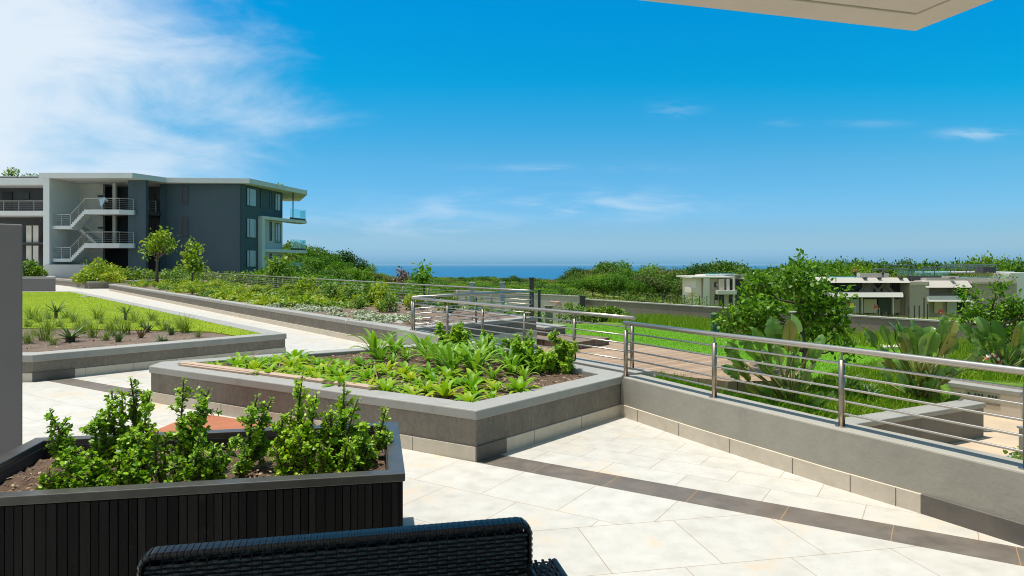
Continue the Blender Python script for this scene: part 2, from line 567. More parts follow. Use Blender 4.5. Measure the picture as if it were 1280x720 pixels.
def floor_mat():
    m, t = new_mat('stone_paving')
    geo = t.n('ShaderNodeNewGeometry')
    pos = geo.outputs['Position']

    def dot(v, off=0.0):
        nd = t.n('ShaderNodeVectorMath', operation='DOT_PRODUCT')
        t.put(nd.inputs[0], pos)
        nd.inputs[1].default_value = (v[0], v[1], 0)
        return t.m('ADD', nd.outputs['Value'], off)

    def brick(uo, vo, bw, rh, offs, mort=0.003):
        b = t.n('ShaderNodeTexBrick', offset=offs, squash=1.0)
        t.put(b.inputs['Vector'], t.xyz(uo, vo, 0))
        b.inputs['Scale'].default_value = 1.0
        b.inputs['Color1'].default_value = (0.95, 0.945, 0.93, 1)
        b.inputs['Color2'].default_value = (1, 1, 1, 1)
        b.inputs['Mortar'].default_value = (0.9, 0.9, 0.9, 1)
        b.inputs['Mortar Size'].default_value = mort
        b.inputs['Mortar Smooth'].default_value = 0.3
        b.inputs['Brick Width'].default_value = bw
        b.inputs['Row Height'].default_value = rh
        return b
    tb, cb = dot(BAND_D), dot(BAND_N)
    tn, cn = dot(NEAR_D), dot(NEAR_N)
    b_far = brick(t.m('ADD', tb, 0.12), t.m('SUBTRACT', cb, BAND1), 0.606, 0.302, 0.5)
    b_low = brick(t.m('ADD', tb, 0.30), t.m('SUBTRACT', cb, BAND0), 0.606, 0.604, 0.5)
    b_near = brick(t.m('ADD', tn, 0.06), t.m('SUBTRACT', cn, 3.99), 0.62, 0.63, 0.35)
    is_low = t.m('LESS_THAN', cb, BAND0)
    is_near = t.m('MULTIPLY', is_low, t.m('LESS_THAN', cn, 3.99))
    tone = t.mix(is_near, t.mix(is_low, b_far.outputs['Color'], b_low.outputs['Color']), b_near.outputs['Color'])
    fac = t.m('ADD', t.m('MULTIPLY', is_near, b_near.outputs['Fac']),
              t.m('MULTIPLY', t.m('SUBTRACT', 1.0, is_near),
                  t.m('ADD', t.m('MULTIPLY', is_low, b_low.outputs['Fac']),
                      t.m('MULTIPLY', t.m('SUBTRACT', 1.0, is_low), b_far.outputs['Fac']))))
    # boundary joint between the two layouts
    bj = t.m('MULTIPLY', is_low, t.m('LESS_THAN', t.m('ABSOLUTE', t.m('SUBTRACT', cn, 3.99)), 0.003))
    fac = t.m('MAXIMUM', fac, bj)
    n_s = t.noise(pos, 1.1, 5, 0.6, 0.6)
    n_m = t.noise(pos, 6, 6, 0.65)
    n_f = t.noise(pos, 70, 4, 0.7)
    base = t.ramp(n_m, [(0.3, (0.455, 0.432, 0.385)), (0.5, (0.505, 0.487, 0.443)), (0.7, (0.535, 0.522, 0.48))])
    base = t.mix(t.m('MULTIPLY', t.smooth(t.m('ADD', t.m('MULTIPLY', n_s, 0.7), t.m('MULTIPLY', n_m, 0.3)), 0.52, 0.66), 0.55), base, (0.56, 0.385, 0.19))
    pit = t.smooth(n_f, 0.60, 0.70)
    base = t.mix(t.m('MULTIPLY', pit, 0.45), base, (0.40, 0.34, 0.26))
    base = t.mix(1.0, base, tone, 'MULTIPLY')
    base = t.mix(t.m('MULTIPLY', fac, 0.95), base, (0.33, 0.25, 0.17))
    # dark inlaid band
    inb = t.m('MULTIPLY', t.m('GREATER_THAN', cb, BAND0), t.m('LESS_THAN', cb, BAND1))
    bb = brick(t.m('ADD', tb, 0.25), t.m('SUBTRACT', cb, BAND0 - 0.01), 0.606, 0.62, 0.0, 0.0025)
    dk = t.ramp(n_m, [(0.3, (0.10, 0.086, 0.072)), (0.7, (0.165, 0.14, 0.116))])
    dk = t.mix(t.m('MULTIPLY', t.smooth(n_s, 0.5, 0.75), 0.5), dk, (0.21, 0.135, 0.075))
    dk = t.mix(bb.outputs['Fac'], dk, (0.36, 0.22, 0.10))
    col = t.mix(inb, base, dk)
    h = t.m('SUBTRACT', t.m('MULTIPLY', n_f, 0.25), fac)
    finish(t, col, t.ramp(n_m, [(0.3, (0.42, 0.42, 0.42)), (0.7, (0.62, 0.62, 0.62))]), 0, (h, 0.35, 0.003), 0.4)
    return m


M['paving'] = floor_mat()


def deck_mat(name, d, cols, w=0.14):
    m, t = new_mat(name)
    geo = t.n('ShaderNodeNewGeometry')
    nd = t.n('ShaderNodeVectorMath', operation='DOT_PRODUCT')
    t.put(nd.inputs[0], geo.outputs['Position'])
    nd.inputs[1].default_value = (-d[1], d[0], 0)
    k = t.m('DIVIDE', nd.outputs['Value'], w)
    fr = t.m('FRACT', k)
    wn = t.n('ShaderNodeTexWhiteNoise', noise_dimensions='1D')
    t.put(wn.inputs['W'], t.m('FLOOR', k))
    n = t.noise(geo.outputs['Position'], 5, 5, 0.6)
    f = t.m('ADD', t.m('MULTIPLY', wn.outputs['Value'], 0.5), t.m('MULTIPLY', n, 0.5))
    c = t.ramp(f, [(0.2, cols[0]), (0.8, cols[1])])
    gap = t.m('LESS_THAN', fr, 0.06)
    c = t.mix(gap, c, (0.05, 0.035, 0.025))
    finish(t, c, 0.7, 0, None, 0.3)
    return m


RAIL_D = Vector((-0.565, 0.825)).normalized()      # the terrace edge runs away along this
RAIL_N = Vector((0.825, 0.565)).normalized()
RP = Vector((1.36, 7.70))
M['deck'] = deck_mat('deck', RAIL_N, [(0.27, 0.18, 0.115), (0.38, 0.27, 0.18)])
M['deck_dark'] = deck_mat('deck_dark', RAIL_D, [(0.17, 0.115, 0.085), (0.25, 0.18, 0.135)])
M['court'] = plain('court', (0.52, 0.40, 0.275), 0.8, var=0.2, scale=1.6, bscale=30, bst=0.3, bd=0.01)


def edge_pt(t, off=0.0):
    p = RP + RAIL_D * t + RAIL_N * off
    return p


# ------------------------------------------------------------------ terrain, sea, terrace
def sstep(x):
    x = min(1, max(0, x))
    return x * x * (3 - 2 * x)


COURT = [(3.3, 9.15), (5.0, 10.05), (7.9, 11.55), (8.95, 14.0), (11.5, 13.6), (10.5, 4.0), (4.2, 2.5)]
COURT_Z = -1.3


def terrain_z(x, y):
    p = Vector((x, y))
    s = (p - RP).dot(RAIL_N)
    d = math.hypot(x, y)
    if s < 20:
        z = -0.35 - 0.75 * sstep(s / 18)
        if s < 0.2: z = -0.6
    else:
        e = min(s - 20, 78)
        u = x / max(y, 5.0)
        k = min(0.075, max(-0.004, 0.02 + 0.15 * (u - 0.12)))
        z = -1.1 - e * k
    tt = (p - RP).dot(RAIL_D)
    z -= 1.9 * sstep((tt - 17) / 14) * sstep((s - 4.2) / 4)
    ab = Vector((4.77, 2.43)); q = p - Vector((3.1, 9.15))
    z -= 0.32 * math.exp(-((q - ab * min(1, max(0, q.dot(ab) / ab.dot(ab)))).length / 1.7) ** 2)
    z += 3.6 * math.exp(-(((x + 48) / 17) ** 2 + ((y - 122) / 26) ** 2)) * sstep((s - 5) / 15)
    if d > 170:
        z -= 62 * sstep((d - 170) / 500)
    return z


def build_terrain():
    def axis(lo, hi, fine_lo, fine_hi, st):
        a = list(np.arange(fine_lo, fine_hi + 1e-6, st))
        x, w = fine_hi, st
        while x < hi:
            w *= 1.22; x += w; a.append(x)
        x, w = fine_lo, st
        while x > lo:
            w *= 1.22; x -= w; a.insert(0, x)
        return a
    xs = axis(-900, 1200, -2, 24, 0.5)
    ys = axis(-30, 1000, 4, 44, 0.5)
    xs = sorted(set([round(x, 3) for x in xs] + [round(2.6 + .1 * i, 3) for i in range(92)]))
    ys = sorted(set([round(y, 3) for y in ys] + [round(7.0 + .1 * i, 3) for i in range(76)]))
    vs, fs = [], []
    poly = inset(COURT, -0.03)
    for j, y in enumerate(ys):
        for i, x in enumerate(xs):
            z = terrain_z(x, y)
            z += 0.03 * math.sin(x * 1.7 + y * .6) * math.sin(y * 1.1 - x * .4)
            if inside((x, y), poly): z = COURT_Z - 0.35
            vs.append((x, y, z))
    n = len(xs)
    for j in range(len(ys) - 1):
        for i in range(n - 1):
            fs.append((j * n + i, j * n + i + 1, (j + 1) * n + i + 1, (j + 1) * n + i))
    mb = MB(); mb.add(vs, fs)
    struct(mb.build('terrain', M['terrain'], smooth=True))


build_terrain()


def build_sea():
    m, t = new_mat('sea')
    geo = t.n('ShaderNodeNewGeometry')
    n = t.noise(geo.outputs['Position'], 0.004, 6, 0.6)
    c = t.ramp(n, [(0.3, (0.002, 0.10, 0.22)), (0.7, (0.004, 0.125, 0.255))])
    finish(t, c, 0.55, 0, (t.noise(geo.outputs['Position'], 0.05, 5, 0.6), 0.4, 2.0), 0.25)
    mb = MB()
    mb.add([(-150000, 300, -60), (150000, 300, -60), (150000, 150000, -60), (-150000, 150000, -60)], [(0, 1, 2, 3)])
    struct(mb.build('sea', m))


build_sea()

# main outlines on the terrace
F0, RR, LL = Vector((-0.29, 5.53)), Vector((1.15, 7.22)), Vector((-4.22, 7.95))
LB = Vector((-4.25, 8.28))
TT = Vector((-0.92, 10.47))
BB = Vector((1.20, 7.42))
MAIN = [F0, RR, BB, TT, LB, LL]
WALL_F = [Vector((1.15, 7.22)), Vector((1.71, 6.07)), Vector((2.31, 4.93)), Vector((2.64, 4.38)), Vector((3.06, 3.60)), Vector((4.1, 1.6))]

terrace = [Vector((-60, -6)), Vector((4.0, -6)), Vector((4.02, 1.75)), Vector((3.14, 3.6)), Vector((2.72, 4.40)), Vector((1.22, 7.25)),
           edge_pt(0.3, -0.08), edge_pt(5.7, -0.08), Vector((0.45, 15.3)), Vector((-24.6, 53.0)), Vector((-32, 110)), Vector((-70, 110))]
mb = MB()
mb.prism(terrace, -0.32, 0.0)
struct(mb.build('terrace_floor', M['paving']))

# ------------------------------------------------------------------ overhead slab, pier
mb = MB()
slab = [(-3.2, 1.78), (0.41, 2.80), (1.90, 3.205), (2.02, 2.78), (3.0, -1.4), (-2.6, -2.6)]
slab = [Vector(p) for p in slab]
roof = thing('roof_slab', 'beige underside of the overhead roof slab with a drip groove along its edge', 'roof slab')
ins = inset(slab, 0.17)
ins2 = inset(slab, 0.185)
mb.ring(slab, ins, 2.70, 2.95)
mb.build('slab_edge', M['soffit'], roof, bevel=0.006)
mb = MB(); mb.prism(ins2, 2.703, 2.95); mb.build('soffit', M['soffit'], roof)
mb = MB(); mb.ring(inset(slab, 0.165), inset(slab, 0.19), 2.715, 2.94); mb.build('drip_groove', M['dark_stone'], roof)

pier = thing('partition_pier', 'smooth grey masonry pier cut by the left picture edge', 'pier', (0, 0, 0))
mb = MB(); mb.prism([(-3.325, 4.62), (-3.62, 4.95), (-6.2, 5.1), (-6.2, 4.05)], -0.02, [1.875, 1.875, 1.95, 1.95]); mb.build('pier_wall', M['pier_grey'], pier, bevel=0.008)


# ------------------------------------------------------------------ planters
def planter(name, label, outline, zt, cop_w=0.22, cop_h=0.08, soil_drop=0.05, skirt=0.12, soil='soil', z0=-0.05, wall='plaster_streak', over=0.022, group=None):
    r = thing(name, label, 'planter', (outline[0][0], outline[0][1], 0), group=group)
    off = (outline[0][0], outline[0][1], 0)
    mb = MB(); mb.ring(outline, inset(outline, cop_w - 0.03), z0, zt - cop_h); mb.build('wall', M[wall], r, off=off)
    mb = MB(); mb.ring(inset(outline, -over), inset(outline, cop_w), zt - cop_h, zt); mb.build('coping', M['coping'], r, bevel=0.01, off=off)
    if skirt:
        mb = MB(); mb.ring(inset(outline, -0.012), inset(outline, 0.03), z0, skirt); mb.build('skirting', M['skirt_stone'], r, bevel=0.004, off=off)
    ip = inset(outline, cop_w - 0.015)
    # soil surface with a little relief
    g = MB()
    g.prism(ip, z0 + 0.1, zt - soil_drop)
    g.build('soil', M[soil], r, off=off)
    return r


def skirt_joints(root, a, b, off, n, z=0.12, dirv=None):
    """fine vertical joints between skirting tiles on the face a-b"""
    mb = MB()
    d = (b - a).normalized(); nn = Vector((d.y, -d.x))
    for i in range(1, n):
        p = lin(a, b, i / n) + nn * 0.0125
        mb.beam(p - d * 0.0015, p + d * 0.0015, 0.003, 0.0, z - 0.002)
    mb.build('joint', M['dark_stone'], root, off=off)


main_planter = planter('stone_planter', 'large raised grey planter of lime leafed plants in the middle of the terrace', MAIN, 0.42, 0.24)
off = (F0.x, F0.y, 0)
skirt_joints(main_planter, F0, RR, off, 3)
skirt_joints(main_planter, LL, F0, off, 7)
# dark skirting where the inlaid band meets the planter
dF = (RR - F0).normalized()
mb = MB(); mb.beam(F0 - dF * 0.012 + Vector((dF.y, -dF.x)) * 0.008, F0 + dF * 0.36 + Vector((dF.y, -dF.x)) * 0.008, 0.016, -0.02, 0.124)
mb.build('dark_skirting', M['dark_stone'], main_planter, off=off)

# loose plank lying on the coping
a, b = P(231, 454.5, 0.42), P(472, 486, 0.42)
plank = thing('wooden_plank', 'long thin wooden plank lying on the coping of the large planter', 'plank', ((a.x + b.x) / 2, (a.y + b.y) / 2, 0.421), math.atan2(b.y - a.y, b.x - a.x))
ln = (b - a).length
mb = MB(); mb.box((0, -0.02, 0.012), (ln, 0.115, 0.022)); mb.build('plank', M['plank'], plank, bevel=0.002)
mb = MB(); mb.box((-ln * 0.26, -0.11, 0.010), (ln * 0.42, 0.045, 0.018), 0.01); mb.build('batten', M['plank'], plank, bevel=0.002)

# left planter with lawn
LP_L, LP_R = Vector((-6.55, 9.30)), Vector((-4.07, 12.20))
LP_B = Vector((-20.2, 31.6))
LP_C = Vector((-28.0, 31.0))
LP_D = Vector((-21.0, 8.0))
LEFT = [LP_L, LP_R, LP_B, LP_C, LP_D]
left_planter = planter('lawn_planter', 'raised grey planter with mown yellow green lawn and an aloe bed', LEFT, 0.37, 0.30, 0.10, 0.03, 0.12, 'mulch')
off = (LP_L.x, LP_L.y, 0)
skirt_joints(left_planter, LP_L, LP_R, off, 6)
dL = (LP_R - LP_L).normalized()
mb = MB(); mb.beam(LP_L - dL * 0.012 + Vector((dL.y, -dL.x)) * 0.008, LP_L + dL * 0.5 + Vector((dL.y, -dL.x)) * 0.008, 0.016, -0.02, 0.124)
mb.build('dark_skirting', M['dark_stone'], left_planter, off=off)
# lawn sheet inside it (behind the bed)
LPI = inset(LEFT, 0.285)
bedR = P(262, 414, 0.37); bedL = P(33, 409, 0.37)
lawn_poly = [LPI[1] + Vector((-0.30, -0.36)), LPI[1], LPI[2], LPI[3], Vector((-20, 14.5)), Vector((bedL.x, bedL.y)), Vector((lin(bedL, bedR, .5).x, lin(bedL, bedR, .5).y + .1)), Vector((bedR.x, bedR.y + .05))]
mb = MB(); mb.prism(lawn_poly, 0.30, 0.358)
struct(mb.build('raised_lawn', M['lawn_yellow']))

# long planter along the far edge of the terrace
LN1 = Vector((-24.9, 42.0))
CORNER = Vector((0.45, 15.3))
FAR_D = Vector((-10.95, 16.7)).normalized()
LNR0, LNR1 = Vector((0.55, 15.38)), Vector((0.55, 15.38)) + FAR_D * 45.5
LNC = Vector((-1.98, 12.55))
LONG = [LNC, LNR0, LNR1, LN1]
long_planter = planter('long_planter', 'long grey raised planter running away beside the white path', LONG, 0.42, 0.26, 0.085, 0.03, 0.12, 'mulch', z0=-0.4)
# small planters by the building
pa = P(30, 366, 0); pb = P(69.5, 366, 0)
SP1 = [Vector((pb.x, pb.y)), Vector((pb.x - 2.6, pb.y + 3.4)), Vector((-36, pb.y + 4.2)), Vector((-36, pb.y - .3))]
small_planter = planter('square_planter', 'dark grey planter with a leafy shrub left of the path mouth', SP1, 0.92, 0.3, 0.12, 0.06, 0, wall='pier_grey')
pc = P(111, 361, 0); pd = P(138, 360.5, 0); pe = P(90, 351, 0)
SP2 = [Vector((pc.x, pc.y)), Vector((pd.x + 1.0, pd.y + .4)), Vector((pd.x + .5, pd.y + 17)), Vector((pe.x - 1.2, pe.y - 4))]
far_planter = planter('low_planter', 'low grey planter of yellow shrubs in front of the building stairs', SP2, 0.5, 0.3, 0.14, 0.05, 0)

# ------------------------------------------------------------------ right wall and outer parapet
wall = thing('parapet_wall', 'smooth grey rendered wall carrying the long steel railing', 'wall', (1.15, 7.22, 0))
off = (1.15, 7.22, 0)


def offset_line(pts, d):
    out = []
    for i, p in enumerate(pts):
        a = pts[max(0, i - 1)]; b = pts[min(len(pts) - 1, i + 1)]
        t = (b - a).normalized()
        out.append(p + Vector((-t.y, t.x)) * d)
    return out


back = offset_line(WALL_F, 0.27)
mb = MB(); mb.prism(WALL_F + back[::-1], -1.4, 0.42); mb.build('wall', M['paint_grey'], wall, bevel=0.012, off=off)
front = offset_line(WALL_F, -0.014)
inb_ = offset_line(WALL_F, 0.05)
k = 3
mb = MB(); mb.prism(front[:k + 1] + inb_[:k + 1][::-1], -0.02, 0.125); mb.build('skirting', M['skirt_stone'], wall, bevel=0.003, off=off)
mb = MB(); mb.prism(front[k:] + inb_[k:][::-1], -0.02, 0.126); mb.build('dark_skirting', M['dark_stone'], wall, bevel=0.003, off=off)
mb = MB()
for q in range(k):
    for tt in (0.0, 0.5):
        p = lin(front[q], front[q + 1], tt + .25)
        d = (front[q + 1] - front[q]).normalized()
        mb.beam(p - d * .0015, p + d * .0015, 0.006, 0, 0.122)
mb.build('joint', M['dark_stone'], wall, off=off)

edge_wall = thing('edge_wall', 'low grey wall under the rails behind the large planter', 'wall', (RP.x, RP.y, 0))
mb = MB(); mb.prism([edge_pt(-0.20, -0.13), edge_pt(-0.20, 0.13), edge_pt(6.0, 0.13), edge_pt(6.0, -0.13)], -1.0, 0.417)
mb.build('wall', M['coping'], edge_wall, off=(RP.x, RP.y, 0), bevel=0.008)


# ------------------------------------------------------------------ railings
def railing(label, base, zb, zt, ends=None, group='stainless steel railings on the terrace edge', bars=True, fat=1.0):
    """base: post positions; ends: overhang of the handrail before the first and after the last"""
    base = [Vector((p[0], p[1])) for p in base]
    r = thing('steel_railing', label, 'railing', (base[0].x, base[0].y, zb), group=group)
    off = (base[0].x, base[0].y, zb)
    e0, e1 = ends or (0.05, 0.05)
    hp = list(base)
    hp[0] = base[0] - (base[1] - base[0]).normalized() * e0
    hp[-1] = base[-1] + (base[-1] - base[-2]).normalized() * e1
    n = len(base)
    H = zt - zb
    mb = MB(); mb.tube([(p.x, p.y, zt) for p in hp], 0.0235 * fat, 12); mb.build('handrail', M['steel'], r, off=off, smooth=False)
    for p in base:
        mb = MB()
        mb.tube([(p.x, p.y, zb), (p.x, p.y, zt - 0.075)], 0.0225 * fat, 12)
        mb.tube([(p.x, p.y, zb), (p.x, p.y, zb + 0.012)], 0.045 * fat, 12)
        po = mb.build('post', M['steel_post'], r, off=off)
        mb = MB(); mb.tube([(p.x, p.y, zt - 0.076), (p.x, p.y, zt - 0.02)], 0.008 * fat, 8)
        mb.build('pin', M['steel_post'], po, off=off)
    for i in range(5):
        z = zb + 0.10 + i * 0.095 * H / 0.59
        mb = MB(); mb.tube([(p.x, p.y, z) for p in base], 0.0085 * fat, 8)
        mb.build('bar', M['steel'], r, off=off)
    for o in [c for c in bpy.data.objects if c.parent == r]:
        o.data.polygons.foreach_set('use_smooth', [len(p.vertices) == 4 for p in o.data.polygons])
    return r


A1 = [Vector((1.205, 7.20)), Vector((1.80, 6.05)), Vector((2.41, 4.97)), Vector((2.98, 3.93)), Vector((3.52, 2.85))]
railing('polished steel railing on the grey wall nearest the camera', A1, 0.415, 0.982, (0.03, 0.05))
base2 = [edge_pt(t) for t in (0.0, 1.02, 2.1, 3.2, 4.3, 5.55)]
railing('steel railing behind the large planter overlooking the wooden deck', base2, 0.412, 0.998, (0.04, 0.03))
corner = CORNER
c0 = edge_pt(5.62)
railing('short steel return rail across the end of the long planter', [c0, lin(c0, corner, .48), corner], 0.415, 1.01, (0.0, 0.04))
base3 = [CORNER + FAR_D * 1.75 * i for i in range(0, 26)]
railing('long steel railing running away along the far side of the long planter', base3, 0.415, 1.01, (0.02, 0.05))

# ------------------------------------------------------------------ gravel strip, deck, garden lawn
DK = -0.28
mb = MB(); mb.prism([edge_pt(-1.2, 0.13), edge_pt(2.6, 0.9), edge_pt(2.6, 3.34), edge_pt(6.55, 3.3), edge_pt(5.7, 0.13)], -0.6, -0.325)
struct(mb.build('gravel_strip', M['gravel']))
dk_near0, dk_near1 = P(640, 436, DK), P(880, 473, DK)
deck_poly = [edge_pt(9.5, 3.95), edge_pt(6.9, 3.9), edge_pt(6.62, 3.36), edge_pt(2.2, 3.4), edge_pt(1.5, 3.6), edge_pt(1.15, 4.2), edge_pt(1.2, 5.0), edge_pt(1.6, 5.7), edge_pt(2.4, 5.95), edge_pt(9.5, 6.1)]
mb = MB(); mb.prism([Vector(p) for p in deck_poly], -0.75, DK)
tag(mb.build('wooden_deck', M['deck']), 'low timber deck of pale brown boards between the railing and the lawn', 'deck')
q0, q1, q2 = P(677, 431, -0.08), P(723, 437, DK), P(752, 424, -0.05)
pl = thing('deck_platform', 'dark timber bench platform standing on the pale wooden deck', 'platform', (q1.x, q1.y, DK))
dirp = (Vector((q2.x, q2.y)) - Vector((q1.x, q1.y)))
ang = math.atan2(RAIL_D.y, RAIL_D.x)
pp = [Vector((q1.x, q1.y))]
PN = Vector((math.cos(R(48)), math.sin(R(48)))); PD = Vector((-PN.y, PN.x))
pp += [pp[0] + PN * 1.25, pp[0] + PN * 1.25 + PD * 2.6, pp[0] + PD * 2.6]
mb = MB(); mb.prism(inset(pp, 0.02), 0.0, 0.14); mb.build('base', M['deck_dark'], pl, off=(q1.x, q1.y, 0))
mb = MB(); mb.prism(pp, 0.14, 0.17); mb.build('top', M['deck_dark'], pl, off=(q1.x, q1.y, 0), bevel=0.004)

lawn = [Vector((4.6, 11.7)), Vector((8.6, 16.2)), Vector((14.6, 21.0)), edge_pt(2.5, 16.6), edge_pt(16, 16.6), edge_pt(16, 3.95), edge_pt(9.4, 3.98), edge_pt(9.4, 6.05), edge_pt(2.4, 5.9), edge_pt(1.6, 5.65), edge_pt(1.2, 5.0)]


def draped(name, poly, lift, mat, step=0.5):
    xs, ys = [p[0] for p in poly], [p[1] for p in poly]
    bm = bmesh.new()
    vs = [bm.verts.new((p[0], p[1], 0)) for p in poly]
    bm.faces.new(vs)
    x = min(xs)
    while x < max(xs):
        bmesh.ops.bisect_plane(bm, geom=bm.verts[:] + bm.edges[:] + bm.faces[:], plane_co=(x, 0, 0), plane_no=(1, 0, 0)); x += step
    y = min(ys)
    while y < max(ys):
        bmesh.ops.bisect_plane(bm, geom=bm.verts[:] + bm.edges[:] + bm.faces[:], plane_co=(0, y, 0), plane_no=(0, 1, 0)); y += step
    for v in bm.verts: v.co.z = terrain_z(v.co.x, v.co.y) + lift
    bmesh.ops.recalc_face_normals(bm, faces=bm.faces[:])
    me = bpy.data.meshes.new(name); bm.to_mesh(me); bm.free()
    return link(name, me, mat)


struct(draped('garden_lawn', lawn, 0.05, M['lawn_green']))
# pale stepping slabs
SLABS = [(1018, 419.5, 1.0), (1080, 425, 1.3), (1118, 432, .7), (985, 416, .7)]
for i, (px, py, w) in enumerate(SLABS):
    p = P(px, py, -0.95)
    z = terrain_z(p.x, p.y)
    ps = ['between the tree trunk and the grey marker post', 'largest of the pale slabs right of the small tree', 'half hidden behind the banana leaf plant', 'behind the foliage of the small tree'][i]
    mb = MB(); mb.box((0, 0, 0.05), (w * 1.15, w * .75, 0.1))
    o = mb.build('stepping_slab', M['pale_slab'], bevel=0.01)
    o.location = (p.x, p.y, z + 0.04); o.rotation_euler = (0, 0, -0.1)
    tag(o, 'pale stone stepping slab in the lawn ' + ps, 'slab', 'stepping slabs across the lawn')

# ------------------------------------------------------------------ boundary wall
bw0, bw1, bw2 = Vector((2.6, 40.5)), Vector((4.05, 38.3)), Vector((17.2, 20.0))
bwall = thing('boundary_wall', 'long dark grey boundary wall at the far edge of the garden lawn', 'wall', (bw1.x, bw1.y, -1))
mb = MB(); mb.beam(bw1, bw2, 0.25, -2.2, -0.36); mb.build('wall', M['wall_brown'], bwall, off=(bw1.x, bw1.y, -1))
mb = MB(); mb.beam(bw1, bw2, 0.31, -0.36, -0.31); mb.build('capping', M['wall_light'], bwall, off=(bw1.x, bw1.y, -1))
bwall2 = thing('boundary_wall', 'lighter grey end section of the boundary wall beyond the dark post', 'wall', (bw0.x, bw0.y, -1))
mb = MB(); mb.beam(Vector((-4, 48)), bw1 + Vector((-.1, .15)), 0.25, -2.2, -0.22); mb.build('wall', M['wall_light'], bwall2, off=(bw0.x, bw0.y, -1))
mb = MB(); mb.beam(Vector((-4, 48)), bw1 + Vector((-.1, .15)), 0.31, -0.22, -0.17); mb.build('capping', M['coping'], bwall2, off=(bw0.x, bw0.y, -1))


def post(name, label, px, py_base_z, d, ztop, w, mat, cat='post', cap=False):
    x = (px - 640) * d / F
    r = thing(name, label, cat, (x, d, py_base_z))
    mb = MB(); mb.box((0, 0, (ztop - py_base_z) / 2), (w, w, ztop - py_base_z)); mb.build('shaft', M[mat], r, bevel=w * .08)
    mb = MB(); mb.box((0, 0, ztop - py_base_z + 0.02), (w * 1.25, w * 1.25, 0.045)); mb.build('cap', M[mat], r, bevel=w * .05)
    return r


post('marker_post', 'dark post where the light and dark boundary walls meet', 728, -1.3, 37.6, -0.15, 0.30, 'dark_post')
post('garden_post', 'dark post behind the corner of the far railing', 664.5, -0.6, 17.2, 1.24, 0.11, 'dark_post')
post('garden_post', 'slim dark post just right of the dark corner post', 674, -0.6, 22, 0.75, 0.09, 'dark_post')
post('wrapped_post', 'lavender wrapped post standing among the shrubs, left one of two', 590, -0.9, 26, 0.88, 0.17, 'lavender')
post('wrapped_post', 'lavender wrapped post nearer the dark corner post', 628, -0.9, 26, 0.90, 0.18, 'lavender')
post('garden_light', 'stout teal bollard in the tall grass beside the small tree', 894, -1.1, 26, -0.3, 0.26, 'teal_post', 'bollard')
post('marker_post', 'slender grey marker post by the stepping slabs', 1050, -1.1, 24, -0.25, 0.11, 'grey_metal')
post('wall_post', 'stubby grey post by the pale pink barrier tape', 686, -1.1, 27, -0.05, 0.3, 'wall_brown')
# bollard on low bed left of it
mb = MB()
for a, b in (((688, 377), (699, 377.5)), ((699, 377.5), (689, 388)), ((700, 377), (701, 387))):
    da = 26.5
    pa = Vector(((a[0] - 640) * da / F, da, CAMZ - (a[1] - HOR) * da / F)); pb = Vector(((b[0] - 640) * da / F, da, CAMZ - (b[1] - HOR) * da / F))
    mb.tube([pa, lin(pa, pb, .5) + Vector((0, 0, -.02)), pb], 0.045, 6)
tag(mb.build('barrier_tape', M['pink']), 'pale pink barrier tape strung slack beside the boundary wall', 'tape')
# low raised bed corner behind the deck platform
b0 = P(677, 419, -0.05)
lowbed = planter('garden_bed', 'small dark raised bed behind the timber platform on the lawn', [Vector((.80, 16.3)), Vector((1.32, 16.8)), Vector((.0, 18.7)), Vector((-.5, 18.2))], 0.10, 0.25, 0.07, 0.04, 0, z0=-1, wall='wall_brown')

# ------------------------------------------------------------------ sunken court on the right
mb = MB(); mb.prism([Vector(p) for p in COURT], COURT_Z - 0.2, COURT_Z)
struct(mb.build('court_paving', M['court']))
lw = thing('court_wall', 'low brown wall with pale capping beside the sunken paved court', 'wall', (7.87, 11.5, COURT_Z))
mb = MB(); mb.beam(Vector((3.1, 9.15)), Vector((7.87, 11.58)), 0.30, COURT_Z - .3, -0.80); mb.build('wall', M['wall_brown'], lw, off=(7.87, 11.5, COURT_Z))
mb = MB(); mb.beam(Vector((3.08, 9.14)), Vector((7.89, 11.59)), 0.36, -0.80, -0.72); mb.build('capping', M['coping'], lw, off=(7.87, 11.5, COURT_Z), bevel=.01)
fw = thing('court_wall', 'short beige wall with a lettered plate at the back of the sunken court', 'wall', (9.2, 12.4, COURT_Z))
fa, fb = Vector((8.72, 14.2)), Vector((9.62, 12.75))
mb = MB(); mb.beam(fa, fb, 0.30, COURT_Z - .3, -0.86); mb.build('wall', M['house_beige'], fw, off=(9.2, 12.4, COURT_Z))
mb = MB(); mb.beam(fa, fb, 0.36, -0.86, -0.77); mb.build('capping', M['coping'], fw, off=(9.2, 12.4, COURT_Z), bevel=.01)
nfw = Vector(((fb - fa).normalized().y, -(fb - fa).normalized().x))
pm = lin(fa, fb, .62) + nfw * 0.156
dfw = (fb - fa).normalized()
mb = MB(); mb.beam(pm - dfw * .30, pm + dfw * .30, 0.012, -0.98, -0.885); plate = mb.build('name_plate', M['grey_metal'], fw, off=(9.2, 12.4, COURT_Z))
mb = MB()
for i in range(9):
    if i in (1, 5): continue
    c = pm + nfw * .008 + dfw * (-.24 + i * .06)
    mb.beam(c - dfw * .018, c + dfw * .018, 0.008, -0.955, -0.915)
mb.build('lettering', M['dark_post'], plate, off=(9.2, 12.4, COURT_Z))
mb = MB(); mb.beam(pm - dfw * .34 - nfw * .02, pm + dfw * .30 - nfw * .02, 0.05, -1.10, -1.06); mb.build('slot', M['wall_brown'], fw, off=(9.2, 12.4, COURT_Z))
